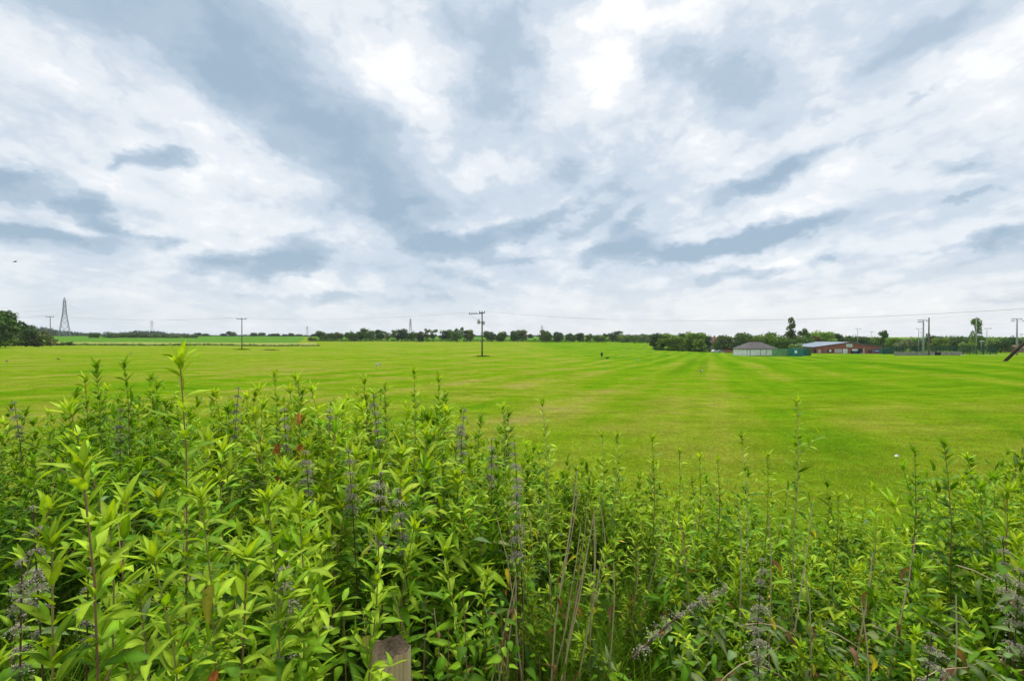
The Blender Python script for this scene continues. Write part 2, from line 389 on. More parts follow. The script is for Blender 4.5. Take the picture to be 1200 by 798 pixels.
M['fur'] = plain('black_fur', (.012, .011, .010), .7, .3)
M['feather_white'] = plain('white_feathers', (.7, .7, .68), .8, .1)
M['feather_grey'] = plain('grey_feathers', (.26, .27, .30), .8, .15)
M['feather_dark'] = plain('black_feathers', (.02, .02, .022), .7, .15)
M['paper'] = plain('white_paper', (.75, .75, .72), .8, .05)
M['path'] = plain('sandy_path', (.27, .20, .13), .95, .25, .5)
M['car_white'] = plain('white_car_paint', (.7, .71, .72), .25, .05, spec=.5)
M['car_silver'] = plain('silver_car_paint', (.36, .38, .41), .25, .05, spec=.5)
M['tyre'] = plain('rubber', (.012, .012, .012), .9, .1)
def brick_mat(name, col, mortar=(.32, .28, .25)):
    m, t, b = new_mat(name)
    tc = t.node('ShaderNodeTexCoord').outputs['Object']; x, y, z = t.xyz(tc)
    n = t.node('ShaderNodeTexBrick'); t.l.new(t.comb(t.math('ADD', x, y), z), n.inputs['Vector'])
    n.inputs['Scale'].default_value = 1.0; n.inputs['Brick Width'].default_value = .225; n.inputs['Row Height'].default_value = .075
    n.inputs['Mortar Size'].default_value = .008
    n.inputs['Color1'].default_value = (*col, 1); n.inputs['Color2'].default_value = (*[c*.75 for c in col], 1); n.inputs['Mortar'].default_value = (*mortar, 1)
    k = t.math('MULTIPLY_ADD', t.noise(tc, .5, 4, .6), .6, .7)
    t.l.new(t.vmath('MULTIPLY', n.outputs['Color'], t.comb(k, k, k)), b.inputs['Base Color'])
    b.inputs['Roughness'].default_value = .85; b.inputs['Specular IOR Level'].default_value = .15
    return m
M['brick'] = brick_mat('red_brick', (.36, .075, .04))
M['brick_orange'] = brick_mat('orange_brick', (.36, .14, .07))
M['tile_red'] = plain('brown_red_tiles', (.17, .085, .065), .85, .25, 1.0)

# ------------------------------------------------------------------ ground sheet and fields
def polar_ground():
    rr = np.concatenate([[0.0], np.geomspace(0.6, 3000, 160)]); na = 360
    th = np.linspace(0, 2*np.pi, na, endpoint=False)
    X = rr[1:, None]*np.sin(th)[None]; Y = rr[1:, None]*np.cos(th)[None]
    V = np.stack([X.ravel(), Y.ravel(), ground_z(X.ravel(), Y.ravel())], 1)
    V = np.vstack([V, [[0, 0, gz(0, 0)]]]); n = len(rr)-1; q = []
    i, j = np.meshgrid(np.arange(n-1), np.arange(na), indexing='ij'); j2 = (j+1) % na
    Q = np.stack([i*na+j, i*na+j2, (i+1)*na+j2, (i+1)*na+j], -1).reshape(-1, 4)
    j = np.arange(na); c = len(V)-1
    Q = np.vstack([Q, np.stack([np.full(na, c), j, (j+1) % na, (j+1) % na], 1)])
    T = np.vstack([Q[:, [0, 1, 2]], Q[:-na][:, [0, 2, 3]]])
    o = link(bpy.data.objects.new('field_ground', np_mesh('field_ground', V, T[:, ::-1], M['field'], smooth=True)))
    return tag(o, 'wide mown grass playing field', 'field', kind='structure')
polar_ground()
def strip(name, pts, nu, nv, lift, mat, label):
    """a field sheet: pts = corner list (px, Y) near-left, near-right, far-right, far-left, standing crop of height lift"""
    (a, b, c, d) = [np.array((wx(p, Y), Y)) for p, Y in pts]
    U, Vv = np.meshgrid(np.linspace(0, 1, nu), np.linspace(0, 1, nv))
    P = ((1-U)*(1-Vv))[..., None]*a + (U*(1-Vv))[..., None]*b + (U*Vv)[..., None]*c + ((1-U)*Vv)[..., None]*d
    X, Y = P[..., 0].ravel(), P[..., 1].ravel(); Z = ground_z(X, Y)
    e = np.minimum(np.minimum(U, 1-U), np.minimum(Vv, 1-Vv)).ravel()
    Z = Z + np.where(e < 1e-6, -.25, lift*(1+.18*RS.randn(len(X))))
    i, j = np.meshgrid(np.arange(nv-1), np.arange(nu-1), indexing='ij'); k = i*nu+j
    Q = np.stack([k, k+1, k+nu+1, k+nu], -1).reshape(-1, 4)
    o = link(bpy.data.objects.new(name, np_mesh(name, np.stack([X, Y, Z], 1), Q, mat, smooth=True)))
    return tag(o, label, 'field', kind='structure')
strip('meadow_strip', [(-160, 238), (372, 245), (372, 318), (-160, 300)], 160, 30, .55, M['wheat'], 'pale uncut meadow strip beyond the mown field')
strip('crop_field', [(-160, 322), (350, 335), (362, 700), (-160, 640)], 160, 50, .5, M['crop'], 'bright green crop field on the left rise')
strip('far_pasture', [(372, 430), (800, 430), (790, 640), (366, 680)], 120, 30, .3, M['crop'], 'green pasture seen between the hedgerow trees')
strip('sandy_path', [(1122, 158), (1230, 160), (1230, 164.5), (1122, 162)], 60, 6, .04, M['path'], 'sandy path by the floodlit court')

# ------------------------------------------------------------------ trees
M['crown'] = leaf_mat('tree_foliage', trans=.18, rough=.6, rand=.22, spec=.15)
M['bark'] = plain('bark', (.07, .055, .042), .9, .3, 2)
def clump_cloud(centres, radii, n, size, base, rs, flat=1.0):
    """leaf-clump triangles spread through the shells of a set of lobes; darker green inside nothing painted, only per-leaf variety"""
    centres = np.asarray(centres); radii = np.asarray(radii)
    w = radii[:, 0]*radii[:, 2]; k = rs.choice(len(centres), n, p=w/w.sum())
    d = rs.randn(n, 3); d /= np.linalg.norm(d, axis=1)[:, None]
    r = (rs.uniform(.35, 1.0, n))**.45*(1+.12*rs.randn(n))
    p = centres[k] + d*radii[k]*r[:, None]
    nrm = d + .7*rs.randn(n, 3); nrm /= np.linalg.norm(nrm, axis=1)[:, None]
    a = np.cross(nrm, rs.randn(n, 3)); a /= np.linalg.norm(a, axis=1)[:, None]; b = np.cross(nrm, a)
    s = size*rs.uniform(.6, 1.4, n)[:, None]
    q = np.stack([p-a*s, p+b*s*.55*flat, p+a*s, p-b*s*.55*flat], 1).reshape(-1, 3)
    Q = np.arange(4*n).reshape(-1, 4)
    lobe = rs.uniform(.75, 1.25, len(centres))[k]
    c = np.asarray(base)[None]*(lobe*rs.uniform(.7, 1.35, n))[:, None]
    c[:, 0] *= rs.uniform(.8, 1.25, n)
    return q, Q, np.repeat(c, 4, 0)
def crown_mesh(name, kind, seed, base):
    rs = np.random.RandomState(seed); C, Rr = [], []
    if kind == 'round':           # unit tree: height 1, half width .5
        for i in range(rs.randint(15, 20)):
            h = rs.uniform(.16, .86); th = rs.uniform(0, 6.28); w = .34*math.sqrt(max(.05, 1-((h-.48)/.46)**2))
            rr = rs.uniform(.13, .22); C.append((w*math.cos(th), w*math.sin(th), h)); Rr.append((rr*1.1, rr*1.1, rr*.85))
        C.append((0, 0, .52)); Rr.append((.34, .34, .38)); n, s = 2400, .045
    elif kind == 'bush':
        for i in range(13):
            h = rs.uniform(.12, .78); th = rs.uniform(0, 6.28); w = .38*math.sqrt(max(.08, 1-(h/.95)**2))
            rr = rs.uniform(.16, .26); C.append((w*math.cos(th), w*math.sin(th), h)); Rr.append((rr, rr, rr*.85))
        C.append((0, 0, .38)); Rr.append((.36, .36, .36)); n, s = 1500, .05
    elif kind == 'conifer':
        for i in range(26):
            h = rs.uniform(.12, .97); th = rs.uniform(0, 6.28); w = .38*(1-h)**.6+.02
            C.append((w*.6*math.cos(th), w*.6*math.sin(th), h)); Rr.append((w*.75+.05, w*.75+.05, .07))
        n, s = 1700, .045
    elif kind == 'poplar':
        for i in range(18):
            h = rs.uniform(.15, .95); th = rs.uniform(0, 6.28); w = .33*math.sqrt(max(.03, 1-abs((h-.45)/.53)**2.2))
            C.append((w*.7*math.cos(th), w*.7*math.sin(th), h)); Rr.append((.2, .2, .10))
        n, s = 1700, .045
    elif kind == 'thin':
        for i in range(12):
            h = rs.uniform(.28, .9); th = rs.uniform(0, 6.28); w = rs.uniform(.1, .36)
            C.append((w*math.cos(th), w*math.sin(th), h)); Rr.append((.19, .19, .11))
        n, s = 1200, .045
    q, Q, c = clump_cloud(C, Rr, n, s, base, rs)
    return np_mesh(name, q, Q, M['crown'], c)
def trunk_mesh(seed):
    rs = random.Random(seed); b = MB()
    b.tube([(0, 0, -.03), (.005, .01, .2), (-.01, 0, .45), (.01, 0, .7)], [.038, .030, .022, .008], 7)
    for i in range(6):
        th = rs.uniform(0, 6.28); h = rs.uniform(.25, .5); l = rs.uniform(.18, .30)
        b.tube([(0, 0, h), (l*.5*math.cos(th), l*.5*math.sin(th), h+.11), (l*math.cos(th), l*math.sin(th), h+.26)], [.016, .011, .003], 5)
    return b.mesh('trunk', M['bark'])
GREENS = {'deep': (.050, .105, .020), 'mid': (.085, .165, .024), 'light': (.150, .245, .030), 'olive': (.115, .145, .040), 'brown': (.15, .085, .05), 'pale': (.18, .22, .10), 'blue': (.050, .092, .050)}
_cr = {}
def crown(kind, tone, var):
    k = (kind, tone, var)
    if k not in _cr: _cr[k] = crown_mesh('crown', kind, hash((len(kind), len(tone), var)) % 9999 + var*17 + 3, GREENS[tone])
    return _cr[k]
TRUNKS = [trunk_mesh(i) for i in range(3)]
def tree(px, top, Y, wpx, kind='round', tone='mid', label='', name='tree', group=None, cat='tree', base=None):
    """px, top: where the crown's middle and top stand in the photograph; Y: metres away; wpx: crown width"""
    x = wx(px, Y); g = gz(x, Y) if base is None else base; h = wz(top, Y) - g; w = wpx/F*Y
    t = empty(name, (x, Y, g), rnd.uniform(0, 6.28)); tag(t, label, cat, group)
    v = rnd.randrange(3); c = bpy.data.objects.new('crown', crown(kind, tone, v)); c.scale = (w, w, h); link(c, t)
    if kind != 'bush':
        k = bpy.data.objects.new('trunk', TRUNKS[v]); s = min(w, h)
        k.scale = (s, s, h) if kind in ('round', 'thin') else (s*.7, s*.7, h*1.2); link(k, t)
    else:
        k = bpy.data.objects.new('stem', TRUNKS[v]); k.scale = (w*.6, w*.6, h*.8); link(k, t)
    return t
ORD = ['first', 'second', 'third', 'fourth', 'fifth', 'sixth', 'seventh', 'eighth', 'ninth', 'tenth', 'eleventh', 'twelfth', 'thirteenth', 'fourteenth', 'fifteenth', 'sixteenth', 'seventeenth', 'eighteenth', 'nineteenth', 'twentieth',
       'twenty-first', 'twenty-second', 'twenty-third', 'twenty-fourth', 'twenty-fifth', 'twenty-sixth', 'twenty-seventh', 'twenty-eighth', 'twenty-ninth', 'thirtieth', 'thirty-first', 'thirty-second', 'thirty-third', 'thirty-fourth', 'thirty-fifth']

# left edge
tree(-6, 364, 170, 52, 'round', 'deep', 'tall dark green tree cut off by the left edge of the photo')
tree(30, 380, 196, 26, 'bush', 'deep', 'rounded dark green bush right of the tall left tree', 'bush', cat='bush')
tree(49, 386, 198, 24, 'bush', 'olive', 'brownish olive bush beside the small wooden T pole', 'bush', cat='bush')
tree(6, 383, 190, 30, 'bush', 'light', 'light green bush under the tall tree at the left edge', 'bush', cat='bush')
tree(-22, 385, 190, 30, 'bush', 'mid', 'mid green bush half out of frame at far left', 'bush', cat='bush')
# hedge bushes along the crop field
for i, (px, top, w) in enumerate([(111, 388, 13), (128, 388.5, 13), (138, 390, 11), (149, 389.5, 12), (159, 390.5, 11), (170, 390, 12), (182, 390.5, 12), (194, 391, 11), (206, 391.5, 11), (217, 392, 10), (227, 392, 10)]):
    tree(px, top, 480, w, 'bush', ['mid', 'deep', 'olive'][i % 3], ORD[i]+' bush from the left in the hedge right of the lattice pylon', 'hedge_bush', 'bushes of the far left hedge', 'bush')
# far trees on the skyline, left
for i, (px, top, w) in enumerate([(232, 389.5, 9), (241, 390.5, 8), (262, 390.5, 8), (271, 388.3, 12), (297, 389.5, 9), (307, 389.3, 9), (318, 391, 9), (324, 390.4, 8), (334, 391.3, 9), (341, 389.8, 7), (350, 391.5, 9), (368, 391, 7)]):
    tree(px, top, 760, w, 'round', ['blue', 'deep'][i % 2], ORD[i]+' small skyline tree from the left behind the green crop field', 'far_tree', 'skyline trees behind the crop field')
# the tree row across the middle
row = [(365, 395, 9, 'bush'), (377, 387.5, 13, 'round'), (388, 389.5, 10, 'round'), (397, 388.5, 10, 'round'), (411, 386.5, 14, 'round'), (420, 388, 8, 'round'), (430, 383.5, 18, 'round'), (445, 386, 13, 'round'), (454, 388, 9, 'thin'), (462, 386, 9, 'thin'), (471, 384.5, 15, 'round'), (485, 387, 12, 'round'),
       (493, 388, 10, 'round'), (500, 385, 8, 'thin'), (508, 385, 10, 'thin'), (523, 385, 15, 'round'), (535, 384, 13, 'round'), (544, 384, 9, 'thin'), (551, 387, 12, 'round'), (571, 387, 13, 'round'), (578, 389, 8, 'thin'), (588, 388, 12, 'round'), (603, 387, 10, 'round'),
       (612, 387, 12, 'round'), (639, 385, 15, 'round'), (653, 388.5, 13, 'round'), (669, 390, 11, 'round'), (680, 389.5, 11, 'round'), (690, 390, 9, 'round'), (701, 390, 13, 'round')]
for i, (px, top, w, k) in enumerate(row):
    tree(px+rnd.uniform(-1, 1), top+rnd.uniform(-.6, 1.0), 402 + (i % 4)*7, w*rnd.uniform(1.05, 1.28), k, ['deep', 'mid', 'deep', 'olive', 'mid'][i % 5], ORD[i]+(' bush' if k == 'bush' else ' tree')+' from the left in the row across the middle of the photo', 'hedgerow_bush' if k == 'bush' else 'hedgerow_tree', 'trees in the long hedgerow', 'bush' if k == 'bush' else 'tree')
tree(622, 391, 560, 8, 'round', 'blue', 'small far tree in the gap of the hedgerow near the distant pylon')
tree(709, 391, 430, 8, 'poplar', 'mid', 'narrow tree at the right end of the hedgerow row')
tree(721, 387, 440, 19, 'round', 'deep', 'large dark round tree where the hedgerow meets the houses')
tree(729, 390.5, 420, 17, 'bush', 'light', 'light green bush below the large dark round tree', 'bush', cat='bush')
tree(743, 392, 430, 11, 'bush', 'pale', 'pale green bush left of the first house roof', 'bush', cat='bush')
tree(757, 391, 470, 12, 'round', 'deep', 'dark tree behind the roof left of the thick tree clump')
def hedge(name, p0, p1, Y0, Y1, top, tone, label, n=1600, h=None, size=.35):
    rs = np.random.RandomState(int(p0)+500); k = max(8, int(abs(p1-p0)/2.0)); C = []; Rr = []
    for i in range(k):
        f = (i+rs.uniform(0, 1))/k; Y = Y0+(Y1-Y0)*f; x = wx(p0+(p1-p0)*f, Y); g = gz(x, Y); hh = h if h else wz(top, Y)-g
        hh *= rs.uniform(.5, 1.25); C.append((x, Y, g+hh*.45)); Rr.append((abs(wx(p1, Y)-wx(p0, Y))/k*1.2, .9, hh*.58))
    q, Q, c = clump_cloud(C, Rr, n, size, GREENS[tone], rs)
    o0 = np.array([C[0][0], C[0][1], gz(C[0][0], C[0][1])])
    o = link(bpy.data.objects.new(name, np_mesh(name, q-o0, Q, M['crown'], c))); o.location = o0
    return tag(o, label, 'hedge')
hedge('hedge', 360, 766, 398, 425, 396.5, 'mid', 'long low hedge under the row of middle trees', 6500, h=2.4, size=.42)
hedge('hedge', -20, 88, 222, 236, 402, 'deep', 'dark rough hedge strip under the left bushes', 1800, h=1.7)
hedge('hedge', 88, 375, 240, 246, 404, 'mid', 'thin dark hedge line along the far side of the mown field', 3500, h=.9, size=.3)
hedge('hedge', 766, 838, 246, 250, 405.5, 'deep', 'clipped dark hedge in front of the thick tree clump', 2200, h=2.0, size=.3)
# clump and woodland on the right
clump = [(775, 389, 258, 25, 'round', 'deep', 'dark spreading tree at the left of the clump beside the houses'), (787, 390.5, 250, 25, 'round', 'light', 'light green leafy tree in front of the dark clump tree'),
 (771, 397, 246, 7, 'poplar', 'light', 'slim pale green young tree at the left foot of the clump'), (799, 391, 290, 14, 'round', 'deep', 'dark tree behind the gap between the two clump trees'),
 (815, 389.3, 252, 24, 'round', 'light', 'broad bright green tree left of the brick houses'), (826, 391, 300, 14, 'round', 'deep', 'dark tree rising behind the pinkish house'),
 (848, 392, 255, 19, 'round', 'mid', 'round green tree right of the brick houses'), (858, 401, 250, 10, 'bush', 'brown', 'reddish brown bush by the low orange wall'),
 (872, 389, 250, 22, 'round', 'mid', 'tree behind the dark green container left of the white hut'), (862, 395, 248, 12, 'bush', 'deep', 'dark bush left of the white hut'), (897, 388.7, 235, 27, 'round', 'light', 'broad light green tree behind the white hut roof'),
 (910, 390.5, 250, 20, 'round', 'mid', 'mid green tree right behind the hut roof'), (921, 393, 240, 16, 'round', 'mid', 'small tree left of the tall conifer'), (927, 373, 262, 16, 'conifer', 'olive', 'tall narrow conifer standing above the wood left of clubhouse'),
 (942, 383.5, 262, 13, 'thin', 'mid', 'wispy pine right of the tall conifer'), (943, 391, 255, 20, 'round', 'mid', 'green tree behind the teal container'), (933, 400, 232, 14, 'bush', 'light', 'yellow green bush above the green steel panels'), (952, 394, 265, 15, 'round', 'brown', 'reddish brown tree behind the left of the clubhouse roof'),
 (963, 388.3, 275, 28, 'round', 'light', 'large light green tree above the clubhouse roof'), (984, 391, 285, 16, 'round', 'deep', 'dark tree behind the ridge of the clubhouse'), (997, 392.5, 290, 15, 'round', 'mid', 'green tree left of the first floodlight mast'), (1011, 393, 290, 15, 'round', 'deep', 'dark tree between the two masts behind the clubhouse'),
 (1024, 395, 285, 14, 'round', 'mid', 'green tree right of the second floodlight mast'), (1035, 387, 262, 12, 'poplar', 'mid', 'slender dark tree above the right end of the clubhouse'), (1047, 396, 255, 15, 'round', 'light', 'light green tree left of the pale willow'), (1059, 397, 250, 16, 'round', 'pale', 'pale grey green willow behind the court fence'),
 (1068, 393.5, 275, 17, 'round', 'mid', 'green tree behind the pale willow'), (1078, 397.5, 248, 15, 'round', 'mid', 'tree behind the pair of floodlight masts'), (1092, 390.5, 255, 12, 'thin', 'deep', 'thin dark tree just right of the plain wooden pole'), (1102, 396, 245, 17, 'round', 'light', 'light green tree above the black bin'),
 (1113, 394, 285, 17, 'round', 'deep', 'dark tree on the wooded rise left of the poplar'), (1125, 395, 250, 16, 'round', 'mid', 'mid green tree left of the poplar'), (1134, 397, 240, 14, 'bush', 'light', 'light bush at the left foot of the poplar'), (1144.5, 374.5, 225, 14.5, 'poplar', 'light', 'tall poplar behind the slim lamp mast at right'),
 (1153, 395.5, 260, 15, 'round', 'mid', 'green tree right of the poplar'), (1163, 397, 250, 15, 'round', 'light', 'light green tree right of the twin head mast'), (1173, 396, 235, 19, 'bush', 'deep', 'broad dark evergreen left of the last floodlight'), (1189, 395.5, 262, 17, 'round', 'deep', 'dark tree behind the last floodlight mast'),
 (1204, 396, 255, 18, 'round', 'mid', 'green tree at the right edge of the photo')]
for (px, top, Y, w, k, tone, lab) in clump:
    nm = {'bush': 'bush', 'conifer': 'conifer_tree', 'poplar': 'poplar_tree'}.get(k, 'tree')
    tree(px, top, Y, w*1.15, k, tone, lab, nm, None, 'bush' if k == 'bush' else 'tree')
# far woods that read as one mass
def woods(name, p0, p1, Y, tops, tone, label, n, size):
    rs = np.random.RandomState(int(Y)+int(abs(p0))); k = int((p1-p0)/3.2); C = []; Rr = []
    for i in range(k):
        px = p0+(p1-p0)*(i+rs.uniform(0, 1))/k; YY = Y*rs.uniform(.96, 1.06); x = wx(px, YY); g = gz(x, YY)
        tp = np.interp(px, [a for a, _ in tops], [b for _, b in tops]) + rs.uniform(-.5, 1.8)
        h = max(3.0, wz(tp, YY)-g); w = rs.uniform(4, 7)/F*YY
        C.append((x, YY, g+h*.5)); Rr.append((w, w, h*.52))
    q, Q, c = clump_cloud(C, Rr, n, size, GREENS[tone], rs)
    o = link(bpy.data.objects.new(name, np_mesh(name, q, Q, M['crown'], c)))
    return tag(o, label, 'wood', kind='stuff')
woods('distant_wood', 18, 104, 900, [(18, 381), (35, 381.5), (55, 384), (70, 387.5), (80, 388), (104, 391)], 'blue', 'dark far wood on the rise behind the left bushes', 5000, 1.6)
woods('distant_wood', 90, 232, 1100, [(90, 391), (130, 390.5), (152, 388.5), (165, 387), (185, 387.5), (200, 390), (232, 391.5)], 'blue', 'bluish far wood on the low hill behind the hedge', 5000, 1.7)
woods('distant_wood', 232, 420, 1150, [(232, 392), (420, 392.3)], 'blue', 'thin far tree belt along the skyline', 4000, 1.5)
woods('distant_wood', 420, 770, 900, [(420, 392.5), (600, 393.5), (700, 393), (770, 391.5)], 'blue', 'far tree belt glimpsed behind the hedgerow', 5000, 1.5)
woods('distant_wood', 735, 1215, 420, [(735, 393), (770, 391.5), (800, 391), (830, 394.5), (860, 394), (920, 393), (990, 392), (1020, 394), (1060, 396), (1075, 396), (1095, 395), (1110, 393), (1140, 393.2), (1160, 395), (1180, 394.5), (1215, 394)], 'mid', 'dense wood filling the skyline behind the clubhouse', 16000, .85)

# ------------------------------------------------------------------ poles, pylons, wires
def pole(px, top, Y, label, r=.15, mat='timber'):
    p = at(px, Y); h = wz(top, Y)-p.z
    t = empty('utility_pole', p); tag(t, label, 'pole', 'wooden poles carrying cables')
    MB().tube([(0, 0, -.5), (0, 0, h*.5), (0, 0, h)], [r*1.15, r, r*.8], 10).build('shaft', M[mat], t, True)
    return t, h
def crossarm(t, z, w, n=3, off=0.0, rz=0.0):
    c, s = math.cos(rz), math.sin(rz)
    a = MB().bar((c*(-w/2+off), s*(-w/2+off)-.18, z), (c*(w/2+off), s*(w/2+off)-.18, z), .13).build('crossarm', M['dark_timber'], t)
    out = []
    for i in range(n):
        f = -w/2+.1+(w-.2)*i/(n-1)+off
        MB().tube([(c*f, s*f-.18, z+.05), (c*f, s*f-.18, z+.2), (c*f, s*f-.18, z+.42)], [.04, .10, .07], 6).build('insulator', M['dark'], a)
        out.append(Vector((c*f, s*f-.18, z+.45)))
    return out
# transformer pole in the middle of the field
tp, hp = pole(565, 365.5, 110, 'tall wooden pole with transformer standing alone in the mown field', .17)
ins = crossarm(tp, hp-.25, 1.3, 3)
o = MB().bar((-3.0, -.05, hp-.5), (-.1, -.05, hp-.4), .09).build('side_arm', M['dark_timber'], tp)
for f in (-2.9, -2.3, -1.8, -1.3): MB().tube([(f, -.05, hp-.44), (f, -.05, hp-.25), (f, -.05, hp-.1)], [.05, .09, .05], 6).build('insulator', M['dark'], o)
MB().tube([(-2.95, -.05, hp-.5), (-.12, -.05, hp-2.6)], .025, 5).build('stay_rod', M['wire'], tp)
tr = MB().tube([(-.75, -.25, hp-2.75), (-.75, -.25, hp-2.65), (-.75, -.25, hp-1.95), (-.75, -.25, hp-1.85)], [.25, .33, .33, .22], 10).build('transformer', M['lamp'], tp, True)
for k in (-.12, .12): MB().tube([(-.75+k, -.25, hp-1.85), (-.75+k, -.25, hp-1.55)], .045, 6).build('bushing', M['dark'], tr)
MB().box(.12, .60, -.42, -.05, hp-2.95, hp-2.15).build('switch_box', M['lamp'], tp)
MB().box(-.5, .5, -.3, -.16, hp-2.5, hp-2.35).build('bracket', M['dark_timber'], tp)
MB().cbox((-.02, -.2, hp-4.9), .55, .12, .35).build('warning_plate', M['lamp'], tp)
# T pole beyond the field, left
t2, h2 = pole(283.5, 373.5, 160, 'wooden pole with flat crossarm standing left of the tree row', .15)
ins2 = crossarm(t2, h2-.12, 3.2, 3)
t3, h3 = pole(59, 371.2, 205, 'small wooden T pole beside the olive bush at left', .15)
ins3 = crossarm(t3, h3-.12, 3.4, 3)
# plain pole by the court and the leaning strut with its upright
t4, h4 = pole(1088.5, 372.2, 152, 'plain thick wooden pole beside the tall floodlight masts', .21)
MB().bar((-1.0, -.25, h4-1.2), (.1, -.25, h4-1.2), .09).build('bracket', M['dark_timber'], t4)
up = Vector((62.0, 55.0, gz(62, 55))); hu = wz(363, 55)-up.z
t5 = empty('utility_pole', up); tag(t5, 'upright wooden pole just beyond the right edge of the photo', 'pole', 'wooden poles carrying cables')
MB().tube([(0, 0, -.5), (0, 0, hu)], [.17, .13], 10).build('shaft', M['dark_timber'], t5, True)
ins5 = crossarm(t5, hu-.1, 1.3, 3, 0, R(60))
s0 = Vector((wx(1173.5, 55), 55.0, 0)); s0.z = gz(s0.x, 55)
st = MB().tube([(0, 0, -.4), tuple((up+Vector((-.1, -.12, hu-.55))-s0)*.5), tuple(up+Vector((-.1, -.12, hu-.55))-s0)], [.17, .15, .13], 10).build('leaning_strut', M['dark_timber'], None, True)
st.location = s0; tag(st, 'thick dark wooden strut leaning steeply at the right edge of the field', 'pole')

def wire(a, b, sag, label, group, r=.018, n=24):
    a = Vector(a); b = Vector(b); pts = []
    for i in range(n+1):
        f = i/n; p = a.lerp(b, f); p.z -= sag*4*f*(1-f); pts.append(p-a)
    w_ = MB().tube(pts, r, 4, False).build('cable', M['wire'], None, True); w_.location = a
    return tag(w_, label, 'cable', group)
W1 = 'cables running across the right half of the sky'
for i in range(3):
    wire(tp.location+ins[i], t5.location+ins5[i], 1.9, 'thin cable sagging from the transformer pole to the right edge', W1, .0055)
for i in range(3):
    wire(t2.location+ins2[i], tp.location+Vector((-2.3+.5*i, -.05, hp-.1)), 1.0, 'thin cable between the T pole and the transformer pole', 'cables left of the transformer pole', .005)
    wire(t3.location+ins3[i], t2.location+ins2[i], 1.2, 'thin cable between the two T poles at left', 'cables between the T poles', .009)
    wire(t3.location+ins3[i], Vector((wx(-90, 180), 180, wz(372, 180)+i*.1)), 1.0, 'thin cable leaving the left T pole out of frame', 'cables at the left edge', .009)
wire(t4.location+Vector((0, 0, h4-.5)), t5.location+Vector((0, 0, hu-1.2)), .9, 'lower slack cable from the plain wooden pole to the right edge', None, .008)

def pylon(px, top, Y, label, H, name='pylon', rz=0.0, arms=True, w=1.0, groundz=None):
    x = wx(px, Y); zt = wz(top, Y); z0 = zt-H
    t = empty('lattice_pylon', (x, Y, z0), rz); tag(t, label, 'pylon', 'lattice pylons')
    b = MB(); hb = .115*H*w; lv = [0, .14, .28, .42, .54, .64, .72, .79, .86, .93]; f = lambda v: hb*np.interp(v, [0, .14, .62, .9, 1], [1, .82, .30, .2, .04])
    th = .012*H*.5
    for i in range(len(lv)):
        a = lv[i]; c = lv[i+1] if i+1 < len(lv) else 1.0; wa, wc = f(a), f(c)
        for (sx, sy), (ex, ey) in zip([(-1, -1), (1, -1), (1, 1), (-1, 1)], [(1, -1), (1, 1), (-1, 1), (-1, -1)]):
            b.bar((sx*wa, sy*wa, a*H), (sx*wc, sy*wc, c*H), th)
            b.bar((sx*wa, sy*wa, a*H), (ex*wc, ey*wc, c*H), th*.6); b.bar((ex*wa, ey*wa, a*H), (sx*wc, sy*wc, c*H), th*.6)
            b.bar((sx*wa, sy*wa, a*H), (ex*wa, ey*wa, a*H), th*.6)
    b.build('lattice_tower', M['pylon'], t)
    if arms:
        for lvl, l in ((.66, .17), (.78, .21), (.90, .15)):
            for sg in (-1, 1):
                a = MB(); wv = f(lvl)
                for sy in (-1, 1):
                    a.bar((sg*wv, sy*wv, lvl*H), (sg*l*H, 0, lvl*H), th*.7); a.bar((sg*wv, sy*wv, (lvl+.045)*H), (sg*l*H, 0, lvl*H), th*.7)
                ar = a.build('cross_arm', M['pylon'], t)
                MB().tube([(sg*l*H, 0, lvl*H), (sg*l*H, 0, (lvl-.05)*H)], .006*H*.6, 5).build('insulator_string', M['pylon'], ar)
    return t
PZ = R(82)
p1 = pylon(75.8, 349, 560, 'large lattice pylon standing tall at the left of the skyline', 46, rz=PZ+math.atan(.92))
p2 = pylon(178, 375.5, 1500, 'distant lattice pylon above the low wooded hill', 46, rz=PZ)
p3 = pylon(360, 382, 2100, 'tiny distant lattice pylon left of the tree row', 46, rz=PZ)
p4 = pylon(481, 373, 1100, 'slim distant lattice pylon above the middle of the tree row', 46, rz=PZ)
p5 = pylon(635, 381, 1700, 'far pylon with two arms above the hedgerow gap', 46, rz=R(10))
for k, (zf, lf) in enumerate(((.85, .21), (.73, .21), (.61, .17))):
    for sg in (-1, 1):
        a = p1.matrix_basis @ Vector((sg*lf*46, 0, zf*46)); b = p2.matrix_basis @ Vector((sg*lf*46, 0, zf*46))
        wire(a, b, 14, 'high voltage line running right from the large pylon', 'lines right of the large pylon', .03, 30)
        c = Vector((wx(-260, 420), 420, wz(352, 420)-k*5.4+sg*2)); wire(a, c, 7, 'high voltage line leaving the large pylon to the left', 'lines left of the large pylon', .03, 30)

